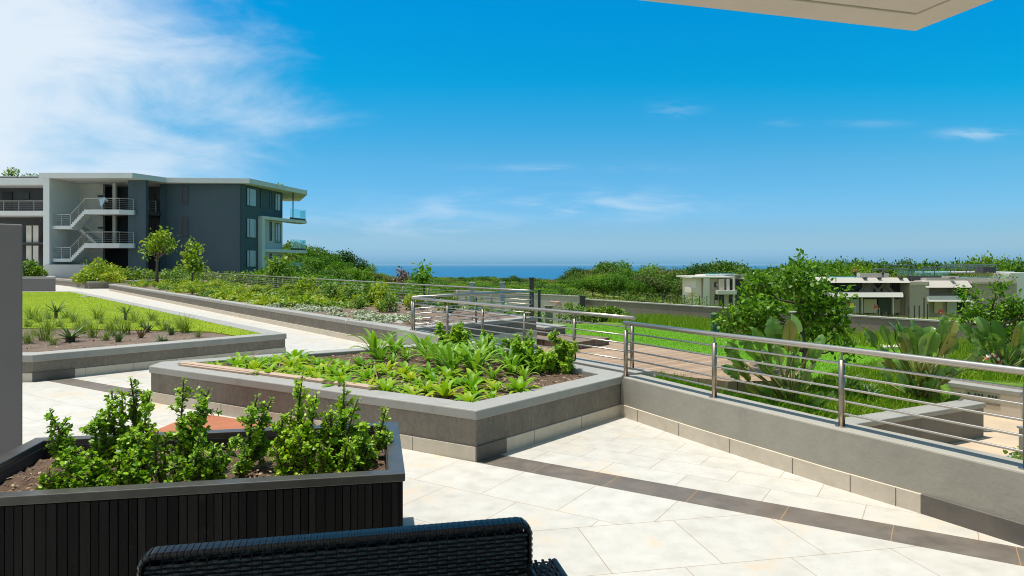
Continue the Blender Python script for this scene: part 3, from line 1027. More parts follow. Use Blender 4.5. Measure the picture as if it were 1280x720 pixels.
# red and white striped hoop on the grass
hp = P(1240, 491, -0.75)
hoop = thing('striped_hoop', 'small red and white striped hoop standing in the grass behind the court wall', 'hoop', (10.6, 15.0, -0.80))
NSEG = 10
for i in range(NSEG):
    a0, a1 = math.pi * i / NSEG, math.pi * (i + 1) / NSEG
    pts = [(0.17 * math.cos(a0 + (a1 - a0) * k / 3), 0, 0.14 + 0.26 * math.sin(a0 + (a1 - a0) * k / 3)) for k in range(4)]
    if i == 0: pts.insert(0, (0.17, 0, 0))
    if i == NSEG - 1: pts.append((-0.17, 0, 0))
    mb = MB(); mb.tube(pts, 0.028, 8); mb.build('band', M['red' if i % 2 else 'white'], hoop)
# kerbed bed with small plants at the bottom right, gate post
kb = planter('kerbed_bed', 'small kerbed bed of low green plants in the sunken court', [Vector((5.75, 9.0)), Vector((7.3, 9.9)), Vector((7.9, 8.6)), Vector((6.4, 7.8))], COURT_Z + 0.14, 0.14, 0.06, 0.02, 0, z0=COURT_Z - .1, wall='wall_light')
gp = thing('gate_post', 'square grey metal post in the court at the right picture edge', 'post', (6.73, 8.85, COURT_Z))

# ------------------------------------------------------------------ terracotta slab behind the black planter
tq = [P(178, 548), P(247, 519.5), P(352, 535.5), P(330, 575)]
mb = MB(); mb.prism([Vector((p.x, p.y)) for p in tq], 0.004, 0.03)
tag(mb.build('terracotta_slab', M['terracotta'], bevel=0.004), 'flat rust orange slab on the paving behind the black planter', 'slab')


# ------------------------------------------------------------------ black planter
def black_planter():
    O = Vector((-0.524, 3.27))
    u = Vector((-0.9806, -0.196)); v = Vector((-0.196, 0.9806))
    L, Wd, H = 2.05, 1.08, 0.60
    poly = [O, O + v * Wd, O + u * L + v * Wd, O + u * L]
    r = thing('wooden_planter', 'black stained timber planter box with upright succulent shrubs', 'planter', (O.x, O.y, 0))
    off = (O.x, O.y, 0)
    mb = MB()
    core = inset(poly, 0.045)
    mb.ring(core, inset(core, 0.03), 0.02, H - 0.035)
    mb.build('inner_box', M['black_gap'], r, off=off)
    rr = random.Random(3)
    for (a, b) in ((poly[3], poly[0]), (poly[0], poly[1]), (poly[1], poly[2]), (poly[2], poly[3])):
        mb = MB()
        d = (b - a).normalized(); nn = Vector((-d.y, d.x))
        ln = (b - a).length
        x = 0.012
        while x < ln - 0.03:
            w = rr.choice((0.036, 0.042, 0.034, 0.046))
            w = min(w, ln - 0.012 - x)
            dep = rr.uniform(0.026, 0.032)
            c0, c1 = a + d * (x + 0.0015), a + d * (x + w - 0.0015)
            mb.prism([c0 + nn * (0.030 - dep), c1 + nn * (0.030 - dep), c1 + nn * 0.044, c0 + nn * 0.044], 0.012 + rr.uniform(0, .004), H - 0.045)
            x += w
        mb.build('plank_side', M['plank_black'], r, off=off, bevel=0.0025)
    mb = MB(); mb.ring(inset(poly, -0.010), inset(poly, 0.068), H - 0.04, H); mb.build('rim', M['black_rim'], r, off=off, bevel=0.004)
    mb = MB(); g = inset(poly, 0.078)
    # lumpy soil
    n = 26
    vs, fs = [], []
    for j in range(n + 1):
        for i in range(n + 1):
            p = lin(lin(g[0], g[3], i / n), lin(g[1], g[2], i / n), j / n)
            vs.append((p.x, p.y, H - 0.10 + rr.uniform(-.012, .014) + .015 * math.sin(i * 1.1) * math.cos(j * .9)))
    for j in range(n):
        for i in range(n):
            fs.append((j * (n + 1) + i, (j + 1) * (n + 1) + i, (j + 1) * (n + 1) + i + 1, j * (n + 1) + i + 1))
    mb.add(vs, fs); mb.build('soil', M['soil'], r, off=off, smooth=True)
    return O, u, v, H


def plank_black_mat():
    m, t = new_mat('plank_black')
    geo = t.n('ShaderNodeNewGeometry')
    mp = t.n('ShaderNodeMapping'); mp.inputs['Scale'].default_value = (1, 1, 0.12)
    t.put(mp.inputs['Vector'], geo.outputs['Position'])
    n = t.noise(mp.outputs[0], 60, 5, 0.65)
    sm = t.noise(geo.outputs['Position'], 7, 4, 0.6)
    f = t.m('ADD', t.m('MULTIPLY', geo.outputs['Random Per Island'], 0.55), t.m('MULTIPLY', n, 0.45))
    c = t.ramp(f, [(0.2, (0.004, 0.004, 0.0045)), (0.55, (0.009, 0.009, 0.009)), (0.9, (0.020, 0.019, 0.018))])
    c = t.mix(t.m('MULTIPLY', t.smooth(sm, 0.62, 0.74), 0.4), c, (0.045, 0.043, 0.04))
    finish(t, c, 0.7, 0, (n, 0.4, 0.003), 0.12)
    return m


M['plank_black'] = plank_black_mat()
BO, BU, BV, BH = black_planter()


# ------------------------------------------------------------------ leaf meshes
def leaves(pos, axis, nrm, L, Wd, shape='hex', fold=0.0):
    """arrays -> (n*k,3) vertices of flat leaves starting at pos along axis"""
    pos = np.asarray(pos, float); axis = np.asarray(axis, float); nrm = np.asarray(nrm, float)
    L = np.asarray(L, float).reshape(-1, 1) if np.ndim(L) else np.full((len(pos), 1), L)
    Wd = np.asarray(Wd, float).reshape(-1, 1) if np.ndim(Wd) else np.full((len(pos), 1), Wd)
    axis = axis / np.linalg.norm(axis, axis=1, keepdims=True)
    side = np.cross(nrm, axis)
    side /= np.linalg.norm(side, axis=1, keepdims=True) + 1e-9
    up = np.cross(axis, side)
    if shape == 'hex':
        prof = [(0, 0, 0), (.30, .46, .04), (.72, .42, .05), (1, 0, -.02), (.72, -.42, .05), (.30, -.46, .04)]
    elif shape == 'oval':
        prof = [(0, .1, 0), (.22, .42, 0), (.5, .5, 0), (.8, .38, 0), (1, .08, 0), (1, -.08, 0), (.8, -.38, 0), (.5, -.5, 0), (.22, -.42, 0), (0, -.1, 0)]
    else:
        prof = [(0, 0, 0), (.45, .5, .03), (1, 0, -.03), (.45, -.5, .03)]
    vs = np.stack([pos + axis * L * a + side * Wd * b + up * L * c for a, b, c in prof], axis=1)
    return vs.reshape(-1, 3), len(prof)


def unit(n, rng=nr):
    v = rng.normal(size=(n, 3))
    return v / np.linalg.norm(v, axis=1, keepdims=True)


def crown_points(n, blobs, rng, shell=0.55):
    """points spread through a union of ellipsoids (centre, radii)"""
    w = np.array([b[1][0] * b[1][1] * b[1][2] for b in blobs]) ** 0.75
    idx = rng.choice(len(blobs), size=n, p=w / w.sum())
    c = np.array([b[0] for b in blobs])[idx]; r = np.array([b[1] for b in blobs])[idx]
    d = unit(n, rng)
    rad = shell + (1 - shell) * rng.random((n, 1)) ** 0.7
    rad *= 1 + 0.18 * np.sin(d[:, :1] * 7 + idx[:, None]) * np.cos(d[:, 1:2] * 6 + idx[:, None] * 2)
    return c + d * r * rad, d


def crown_mesh(name, n, blobs, size, mat, parent, seed, shape='quad', aspect=0.62, shell=0.55, clump=0):
    rng = np.random.default_rng(seed)
    if clump:
        cp, cd = crown_points(n // clump, blobs, rng, shell)
        pos = np.repeat(cp, clump, 0) + rng.normal(size=(len(cp) * clump, 3)) * size * 0.9
        d = np.repeat(cd, clump, 0)
    else:
        pos, d = crown_points(n, blobs, rng, shell)
    k = len(pos)
    ax = d * 0.6 + unit(k, rng) * 0.9 + np.array([0, 0, -0.15])
    nm = d * 0.5 + unit(k, rng) * 0.8 + np.array([0, 0, 0.7])
    L = size * rng.uniform(0.6, 1.35, k)
    v, kk = leaves(pos, ax, nm, L, L * aspect, shape)
    return npmesh(name, v, kk, mat, parent)


def curve_leaf(mb, base, az, L, Wd, rise, droop, seg=6, prof=None, fold=0.25, twist=0.0):
    """arching strap leaf: starts at base, goes out along az"""
    h = Vector((math.cos(az), math.sin(az), 0)); s = Vector((-h.y, h.x, 0))
    s = (s * math.cos(twist) + Vector((0, 0, 1)) * math.sin(twist)).normalized()
    p = Vector(base)
    e = rise
    vs = []
    for i in range(seg + 1):
        t = i / seg
        w = (prof(t) if prof else (0.55 + 0.9 * t if t < .45 else 0.955 * (1 - ((t - .45) / .55) ** 2.2))) * Wd / 2
        w = max(w, 0.0008)
        dirv = h * math.cos(e) + Vector((0, 0, 1)) * math.sin(e)
        nrm = s.cross(dirv)
        up = nrm * (-1 if nrm.z < 0 else 1)
        vs += [p + s * w + up * w * fold, p.copy(), p - s * w + up * w * fold]
        p = p + dirv * (L / seg)
        e -= droop / seg * (0.5 + t)
    fs = []
    for i in range(seg):
        a = i * 3
        fs += [(a, a + 1, a + 4, a + 3), (a + 1, a + 2, a + 5, a + 4)]
    mb.add(vs, fs)


def rosette(name, seed, n, L, Wd, mat, rise=(0.4, 1.25), droop=(0.9, 1.6), seg=6, fold=.25, prof=None, parent=None, base_r=0.015):
    rr = random.Random(seed)
    mb = MB()
    for i in range(n):
        az = i * 2.39996 + rr.uniform(-.3, .3)
        k = i / max(1, n - 1)
        ri = lin(rise[0], rise[1], k) + rr.uniform(-.12, .12)
        l = L * rr.uniform(.75, 1.1) * (1 - 0.25 * k)
        curve_leaf(mb, (math.cos(az) * base_r, math.sin(az) * base_r, 0.0), az, l, Wd * rr.uniform(.8, 1.15), ri, rr.uniform(*droop), seg, prof, fold, rr.uniform(-.2, .2))
    return mb.build(name, mat, parent, smooth=True)


def tree(name, label, cat, loc, height, trunk_r, blobs, nleaf, size, leafm, seed, group=None, shape='quad', limbs=5, lean=(0, 0), aspect=.62, shell=.5, clump=0):
    r = thing(name, label, cat, loc, group=group)
    rr = random.Random(seed)
    mb = MB()
    top = min(b[0][2] for b in blobs)
    tz = max(0.25 * height, top * 0.9)
    mb.tube([(0, 0, -0.15), (lean[0] * .3, lean[1] * .3, tz * .4), (lean[0] * .7, lean[1] * .7, tz)], [trunk_r * 1.25, trunk_r, trunk_r * .8], 8)
    for b in (blobs if len(blobs) <= limbs else rr.sample(blobs, limbs)):
        c = Vector(b[0])
        st = Vector((lean[0] * .6, lean[1] * .6, tz * rr.uniform(.6, 1)))
        mid = lin(st, c, .55) + Vector((rr.uniform(-.1, .1), rr.uniform(-.1, .1), -.05)) * height * .15
        mb.tube([st, mid, c], [trunk_r * .6, trunk_r * .4, trunk_r * .12], 6)
    mb.build('trunk', M['bark'], r, smooth=True)
    crown_mesh('crown', nleaf, blobs, size, M[leafm], r, seed, shape, aspect, shell, clump)
    return r

# ================================================================== apartment building
def bx(px, d):
    return (px - 640) * d / F


def bz(py, d):
    return CAMZ + (HOR - py) * d / F


bld = thing('apartment_building', 'three storey slate grey apartment block with open outside stairs and white flat roof', 'building', (-33, 64, 0))
BOFF = (-33, 64, 0)


def bpart(name, mb, mat, parent=None, bevel=0, smooth=False):
    o = mb.build(name, M[mat] if isinstance(mat, str) else mat, parent or bld, bevel=bevel, smooth=smooth, off=BOFF)
    return o


RT = 9.72
roof_poly = [(-41.75, 60.0), (-33.5, 60.0), (-32.15, 63.3), (-24.66, 63.9), (-22.38, 74.3), (-25.6, 82), (-44, 82)]
roof_poly = [Vector(p) for p in roof_poly]
mb = MB(); mb.prism(roof_poly, RT - 0.46, RT); bpart('roof', mb, 'bld_white')
mb = MB(); mb.prism([Vector((-31.5, 65.5)), Vector((-25.6, 66)), Vector((-24.4, 76)), Vector((-31, 76))], RT, RT + 0.14); bpart('roof_deck', mb, 'frame_dark')
WT = RT - 0.462
# fin wall and stairwell
mb = MB(); mb.prism([(-41.45, 60.12), (-40.9, 60.12), (-40.9, 66.8), (-41.45, 66.8)], -0.5, WT); bpart('fin_wall', mb, 'bld_white')
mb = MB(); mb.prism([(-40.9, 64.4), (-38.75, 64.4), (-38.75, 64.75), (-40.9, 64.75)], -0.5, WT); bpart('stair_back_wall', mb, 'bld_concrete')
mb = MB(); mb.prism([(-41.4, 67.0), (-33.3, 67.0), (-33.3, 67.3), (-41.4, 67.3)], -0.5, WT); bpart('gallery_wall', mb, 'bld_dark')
mb = MB(); mb.prism([(-34.72, 61.5), (-33.12, 61.5), (-33.12, 61.95), (-34.72, 61.95)], -0.5, WT); bpart('pier', mb, 'slate')
# main slate volume
main_poly = [Vector(p) for p in ((-33.28, 64.3), (-25.5, 64.3), (-24.4, 72.3), (-27.6, 72.8), (-27.6, 80), (-33.28, 80))]
mb = MB(); mb.prism(main_poly, -0.8, WT); bpart('wall', mb, 'slate')
# base wall in front of the stairs
mb = MB(); mb.prism([(-41.2, 59.9), (-37.4, 59.9), (-37.4, 60.2), (-41.2, 60.2)], -0.3, 1.62); bpart('base_wall', mb, 'bld_pale')


def bld_rail(parent, pts, zs, h=1.0, name='railing', gap=1.2, mat='grey_metal', fill=True):
    """railing along 3D foot points"""
    pts = [Vector((p[0], p[1], z)) for p, z in zip(pts, zs)]
    mb = MB()
    upv = Vector((0, 0, h))
    mb.tube([p + upv for p in pts], 0.035, 6)
    for i in range(1, 6):
        mb.tube([p + upv * (i / 6.2) for p in pts], 0.012, 4)
    for a, b in zip(pts[:-1], pts[1:]):
        n = max(1, round((b - a).length / gap))
        for q in range(n + 1):
            p = lin(a, b, q / n)
            mb.tube([p, p + upv], 0.03, 5)
    return bpart(name, mb, mat, parent)


for lvl, (zf, zh) in enumerate(((3.52, 2.15), (6.52, 5.08))):
    # gallery slab
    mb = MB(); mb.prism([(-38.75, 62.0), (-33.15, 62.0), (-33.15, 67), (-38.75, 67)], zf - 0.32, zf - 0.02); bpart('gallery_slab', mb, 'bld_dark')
    # projecting white landing
    land = [(-37.95, 60.5), (-34.95, 60.5), (-34.05, 61.2), (-34.05, 61.48), (-37.95, 62.0)]
    mb = MB(); mb.prism(land, zf - 0.42, zf); fl = bpart('landing', mb, 'bld_white')
    half = [(-40.88, 60.5), (-39.3, 60.5), (-39.3, 62.9), (-40.88, 62.9)]
    mb = MB(); mb.prism(half, zh - 0.30, zh); bpart('half_landing', mb, 'bld_white')
    n = 9
    mb = MB()
    for i in range(n):
        x0 = lin(-39.3, -37.95, i / n); x1 = lin(-39.3, -37.95, (i + 1) / n)
        z1 = lin(zh, zf, (i + 1) / (n + 0.0))
        mb.prism([(x0, 60.52), (x1, 60.52), (x1, 61.7), (x0, 61.7)], z1 - 0.42, z1 - 0.003 * (i == n - 1))
    st = bpart('stair_flight', mb, 'bld_white')
    mb = MB()
    zl = zh - 3.0 + 1.43
    for i in range(n):        # return flight rising away behind
        x0 = lin(-39.3, -37.6, i / n); x1 = lin(-39.3, -37.6, (i + 1) / n)
        z1 = lin(zh, zh - 1.5, (i + 1) / n)
        mb.prism([(x0, 61.8), (x1, 61.8), (x1, 62.9), (x0, 62.9)], z1 - 0.3, z1)
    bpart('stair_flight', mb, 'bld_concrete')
    bld_rail(st, [(-39.3, 60.56), (-37.95, 60.56)], [zh + 0.02, zf + 0.02])
    bld_rail(fl, [(-40.85, 60.56), (-39.35, 60.56)], [zh, zh], gap=0.8)
    bld_rail(fl, [(-37.95, 60.56), (-34.95, 60.56), (-34.1, 61.25)], [zf] * 3, gap=1.5)
    # short gallery rail right of the pier
    bld_rail(fl, [(-33.1, 63.2), (-34.4, 63.2)], [zf, zf], gap=.65)
    # doors and dark openings on the gallery
    for x0, x1 in ((-37.3, -36.3), (-35.3, -34.5)):
        mb = MB(); mb.box(((x0 + x1) / 2, 66.97, zf + 1.05), (x1 - x0, 0.06, 2.1)); bpart('door', mb, 'black_gap')
    mb = MB(); mb.box((-34.75 + .2, 66.96, zf + 1.9), (0.8, 0.07, 0.7)); bpart('window', mb, 'frame_dark')
    # column seen through the opening
    mb = MB(); mb.box((-37.15, 63.6, zf + 1.35), (0.28, 0.28, 2.72)); bpart('column', mb, 'bld_concrete')
# ground level openings
mb = MB(); mb.box((-36.3, 66.9, 1.2), (3.0, 0.1, 2.4)); bpart('door', mb, 'black_gap')
# stairwell lamps
for z in (7.25, 4.25):
    mb = MB(); mb.box((-38.95, 64.3, z + 0.85), (0.4, 0.18, 0.14)); bpart('lamp', mb, 'frame_dark', bevel=.02)


def window(px0, px1, py0, py1, wall_a, wall_b, mat='window', mull=None, proud=0.03, parent=None, off=BOFF, fr=0.06):
    """window on the vertical wall plane through wall_a-wall_b seen between the given pixels"""
    a, b = Vector(wall_a), Vector(wall_b)
    d = (b - a).normalized(); nn = Vector((d.y, -d.x))
    if nn.dot(Vector((0, 0)) - a) < 0: nn = -nn

    def hit(px):
        u = (px - 640) / F
        # a + d t with x = u y
        t = (u * a.y - a.x) / (d.x - u * d.y)
        return a + d * t
    p0, p1 = hit(px0), hit(px1)
    dm = (p0.y + p1.y) / 2
    dn = p0.y
    z1, z0 = bz(py0, dn), bz(py1, dn)
    fmb = MB()
    ln = (p1 - p0).length
    e = (p1 - p0).normalized()
    P0, P1 = p0 + nn * proud, p1 + nn * proud
    w = proud * 2
    fmb.beam(P0, P0 + e * fr, w, z0, z1); fmb.beam(P1 - e * fr, P1, w, z0, z1)
    fmb.beam(P0 + e * fr, P1 - e * fr, w, z0, z0 + fr); fmb.beam(P0 + e * fr, P1 - e * fr, w, z1 - fr, z1)
    if mull:
        for mm in mull:
            q = lin(P0, P1, mm)
            fmb.beam(q - e * fr / 2, q + e * fr / 2, w * .96, z0 + fr, z1 - fr)
    root = fmb.build('window', M['frame_dark'], parent or bld, off=off)
    gm = MB(); gm.beam(P0 + e * fr * .8 - nn * proud * .3, P1 - e * fr * .8 - nn * proud * .3, w * .5, z0 + fr * .8, z1 - fr * .8)
    gm.build('pane', M[mat], root, off=off)
    return root


FA, FB = (-33.28, 64.3), (-25.5, 64.3)
SA, SB = (-25.5, 64.3), (-24.4, 72.3)
for y0, y1 in ((234, 257), (272, 297), (312, 334)):
    window(228, 235.2, y0 - 1.5, y1 - 1.5, FA, FB, 'window', (.0001,) if False else None)
    window(308, 320, y0, y1, SA, SB, 'curtained', (.3,))
    OW = Vector((0.99, -0.136)) * (0.0 if y0 == 234 else 0.105)
    window(343.5, 350.3, y0 + 7, y1 + 6, Vector(SA) + OW, Vector(SB) + OW, 'curtained', (.4,))
    window(337, 339.3, y0 + 5, y1 + 4, Vector(SA) + OW, Vector(SB) + OW, 'window')
window(325.2, 327.4, 237, 260, SA, SB, 'window')
# white frame and balcony slabs on the right face
nS = Vector((0.99, -0.136))


def on_side(px):
    a, b = Vector(SA), Vector(SB); d = (b - a).normalized(); u = (px - 640) / F
    return a + d * ((u * a.y - a.x) / (d.x - u * d.y))


f0 = on_side(322.5); f1 = on_side(326)
zt1, zt2 = bz(270, 67.3), bz(311.5, 69)
mb = MB(); mb.prism([f0, f0 + nS * 0.45, f1 + nS * 0.45, f1], -0.6, zt1); bpart('white_frame', mb, 'bld_white')
fr_end = on_side(352)
mb = MB(); mb.prism([f1 + nS * .02, f1 + nS * 0.10, fr_end + nS * 0.10, fr_end + nS * .02], -0.6, zt1 - 0.32); bpart('pale_wall', mb, 'bld_pale')
far_c = Vector((bx(383.5, 74.6), 74.6))
for k, zt in enumerate((zt1 + 0.002, zt2)):
    st = f0 if k == 0 else f1 + Vector((0, 0.05))
    sl = [st + nS * .01, st + nS * 0.47, far_c, far_c + Vector((-1.2, 1.6)), Vector(SB) + Vector((0.0, 1.5)), Vector(SB) + nS * .01]
    mb = MB(); mb.prism(sl, zt - 0.30, zt); s_ = bpart('balcony_slab', mb, 'bld_white')
    # dark plinth and glass balustrade near the far corner
    g0 = lin(st + nS * 0.44, far_c, 0.60); g1 = lin(st + nS * .44, far_c, 0.965); g2 = g1 + Vector((-1.0, 1.4))
    mb = MB(); mb.beam(g0, g1, 0.08, zt, zt + 0.18); mb.beam(g1, g2, 0.08, zt + .002, zt + 0.178); bpart('plinth', mb, 'frame_dark', s_)
    mb = MB(); mb.beam(g0, g1, 0.03, zt + 0.2, zt + 1.12); mb.beam(g1 + Vector((.0, .03)), g2, 0.03, zt + 0.2, zt + 1.12); bpart('glass_balustrade', mb, 'glass_teal', s_)
    if k == 0:
        q = lin(g0, g1, .3) + nS * -.2
        mb = MB(); mb.tube([(q.x, q.y, zt), (q.x, q.y, WT)], 0.06, 8); bpart('balcony_column', mb, 'frame_dark', s_)
zt3 = bz(341, 72)
g0, g1 = Vector((bx(362, 75), 75)), Vector((bx(378, 75.5), 75.5))
mb = MB(); mb.beam(g0, g1, .03, bz(339, 75), bz(328, 75)); bpart('glass_balustrade', mb, 'glass_teal')

for px_ in (206, 300):
    x_ = bx(px_, 64.2)
    mb = MB(); mb.tube([(x_, 64.2, -.3), (x_, 64.2, WT)], .06, 8); bpart('downpipe', mb, 'slate')
# left wing
wing = thing('apartment_wing', 'flat roofed wing with a railed gallery left of the stair tower', 'building', (-45, 67, 0))
WOFF = (-45, 67, 0)


def wpart(name, mb, mat, parent=None):
    return mb.build(name, M[mat], parent or wing, off=WOFF)


mb = MB(); mb.prism([(-60, 65.2), (-41.5, 65.2), (-41.5, 80), (-60, 80)], bz(231, 65.2), bz(222.5, 65.2)); wpart('roof', mb, 'bld_white')
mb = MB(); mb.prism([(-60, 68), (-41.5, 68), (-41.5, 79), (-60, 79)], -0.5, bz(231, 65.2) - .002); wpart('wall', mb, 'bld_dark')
zg = bz(263.5, 65.4)
mb = MB(); mb.prism([(-60, 65.4), (-41.5, 65.4), (-41.5, 67.99), (-60, 67.99)], zg - 0.45, zg); gs = wpart('gallery_slab', mb, 'bld_white')
mb = MB()
for i in range(6): mb.tube([(-60, 65.5, zg + .96 * i / 5), (-41.6, 65.5, zg + .96 * i / 5)], 0.035 if i == 5 else 0.014, 5)
for i in range(13):
    x = -41.7 - i * 1.45
    mb.tube([(x, 65.5, zg), (x, 65.5, zg + .96)], 0.035, 5)
o = mb.build('railing', M['grey_metal'], gs, off=WOFF)
mb = MB(); mb.box((bx(9, 67.95), 67.95, zg + 1.05), (1.0, .1, 2.1)); wpart('door', mb, 'black_gap')
mb = MB(); mb.box((bx(33, 67.95), 67.95, zg + 1.75), (0.62, .12, 0.75)); wpart('window', mb, 'frame_dark')
for px in (36.5, 45):
    for y0, y1 in ((282, 303), (307, 330)):
        z1, z0 = bz(y0, 66.5), bz(y1, 66.5)
        mb = MB(); mb.box((bx(px, 66.5), 66.5, (z0 + z1) / 2), (0.5, 0.12, z1 - z0)); wpart('shutter_panel', mb, 'bld_concrete')
zg2 = bz(304, 65.6)
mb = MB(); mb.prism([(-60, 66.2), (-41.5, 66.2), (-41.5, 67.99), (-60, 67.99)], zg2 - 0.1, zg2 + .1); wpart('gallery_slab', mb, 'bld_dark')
# roof planters with shrubs
for i, (px0, px1, hh) in enumerate(((3, 24, .35), (29, 50, .35))):
    z = bz(222.5, 65.2)
    x0, x1 = bx(px0, 67), bx(px1, 67)
    rp = planter('roof_planter', 'dark roof planter ' + ('with a round leafy shrub on the left wing' if i == 0 else 'with sparse greenery beside the stair tower roof'),
                 [Vector((x0, 66.6)), Vector((x1, 66.6)), Vector((x1, 68)), Vector((x0, 68))], hh + 0.02, 0.14, 0.12, 0.04, 0, z0=0.0, wall='frame_dark')
    rp.location.z = z
tree('roof_shrub', 'round green shrub in the roof planter of the left wing', 'shrub', (bx(14, 67.3), 67.3, bz(222.5, 65.2) + 0.3), 1.0, 0.04,
     [((-.3, 0, .45), (.45, .4, .35)), ((.35, 0, .5), (.4, .4, .35)), ((0, 0, .7), (.35, .3, .3))], 260, 0.2, 'bush', 31)
tree('roof_shrub', 'low sparse shrub beside the stair tower roof', 'shrub', (bx(38, 67.3), 67.3, bz(222.5, 65.2) + 0.3), 0.5, 0.03,
     [((-.3, 0, .2), (.5, .4, .2)), ((.4, 0, .2), (.4, .4, .18))], 120, 0.16, 'bush', 32)
tree('roof_shrub', 'small shrub showing over the roof edge of the slate block', 'shrub', (bx(336, 74), 76, RT + .1), 0.9, 0.03,
     [((-.5, 0, .35), (.6, .4, .3)), ((.6, 0, .55), (.4, .4, .35))], 160, 0.2, 'lush', 33)
# cloth over the stair rail
cl = MB()
n = 10
vs, fs = [], []
for j in range(9):
    for i in range(n + 1):
        t = i / n; v = j / 8
        x = lin(-36.75, -36.1, t)
        fold = .06 * math.sin(t * 19 + v * 2)
        if v < .35: p = (x, 60.62 + (.35 - v) * .5, 7.50 + .07 - (.35 - v) * .9 + fold * .3)
        else: p = (x + (v - .35) * .25, 60.50 - fold * .5 - .02, 7.57 - (v - .35) * (.75 + .5 * math.sin(t * 5 + 1)))
        vs.append(p)
for j in range(8):
    for i in range(n):
        fs.append((j * (n + 1) + i, j * (n + 1) + i + 1, (j + 1) * (n + 1) + i + 1, (j + 1) * (n + 1) + i))
cl.add(vs, fs)
o = cl.build('blanket', M['blue_cloth'], smooth=True)
so = o.modifiers.new('thick', 'SOLIDIFY'); so.thickness = 0.03
tag(o, 'pale blue blanket hung over the upper stair landing railing', 'blanket')


# ================================================================== far houses
def house_small():
    r = thing('villa', 'two storey beige flat roofed villa at the edge of the wood', 'house', (bx(893, 98), 98, -5))
    of = (bx(893, 98), 98, -5)
    D0 = 98.0

    def pr(name, px0, px1, y0, y1, d0, d1, mat, parent=None):
        x0, x1 = bx(px0, d0), bx(px1, d0)
        mb = MB(); mb.prism([(x0, d0), (x1, d0), (x1, d1), (x0, d1)], bz(y1, d0), bz(y0, d0))
        return mb.build(name, M[mat], parent or r, off=of)
    pr('wall', 870, 877, 347.5, 386, 98.2, 106, 'villa_lit')
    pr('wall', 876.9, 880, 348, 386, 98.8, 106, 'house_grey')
    pr('wall', 879.9, 887, 347.5, 386, 97.6, 106, 'villa_lit')
    pr('wall', 886.9, 914, 348, 386, 98.4, 106, 'house_beige')
    pr('roof', 865, 918, 345.6, 347.6, 97.55, 107, 'villa_lit')
    pr('balcony_slab', 864, 870.1, 360, 366, 98.3, 102, 'villa_lit')
    pr('bay', 900, 905.5, 349, 363, 97.2, 98.5, 'house_beige')
    pr('bay', 909, 912, 349, 363, 97.2, 98.5, 'villa_lit')
    pr('balcony', 897, 921, 363, 368, 96.6, 98.5, 'villa_lit')
    pr('column', 917, 919, 347, 383, 97.0, 97.4, 'villa_lit')
    pr('recess_shade', 905.4, 909.1, 350, 363, 98.2, 98.5, 'window')
    pr('recess_shade', 912, 930, 349, 384, 98.3, 98.5, 'black_gap')  # flat dark panels, the shade of recesses put in their colour
    pr('recess_shade', 899, 905, 369, 384, 98.2, 98.5, 'black_gap')
    w = pr('window', 893, 899, 353, 359, 98.25, 98.5, 'frame_dark'); pr('pane', 895.5, 898, 354, 358, 98.15, 98.3, 'curtained', w)
    w = pr('window', 894, 897.5, 368, 375, 98.25, 98.5, 'frame_dark'); pr('pane', 895, 897, 369, 374, 98.15, 98.3, 'window', w)
    pr('upper_wall', 882, 922, 343.5, 345.2, 102, 108, 'villa_lit')
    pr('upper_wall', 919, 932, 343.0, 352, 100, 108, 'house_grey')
    pr('glass_rail', 882, 919, 341, 343.6, 101, 101.2, 'glass_teal')
    mb = MB(); mb.beam((bx(930, 97), 97), (bx(956, 97), 97), .8, bz(364, 97), bz(362, 97))
    d0 = 98
    mb = MB()
    mb.add([(bx(930, d0), d0, bz(347, d0)), (bx(956, d0), d0, bz(361, d0)), (bx(956, d0), d0, bz(364, d0)), (bx(930, d0), d0, bz(351, d0)),
            (bx(930, d0), d0 + 4, bz(347, d0)), (bx(956, d0), d0 + 4, bz(361, d0)), (bx(956, d0), d0 + 4, bz(364, d0)), (bx(930, d0), d0 + 4, bz(351, d0))],
           [(0, 1, 2, 3), (7, 6, 5, 4), (0, 4, 5, 1), (3, 2, 6, 7), (0, 3, 7, 4), (1, 5, 6, 2)])
    mb.build('stair_slope', M['house_grey'], r, off=of)


house_small()


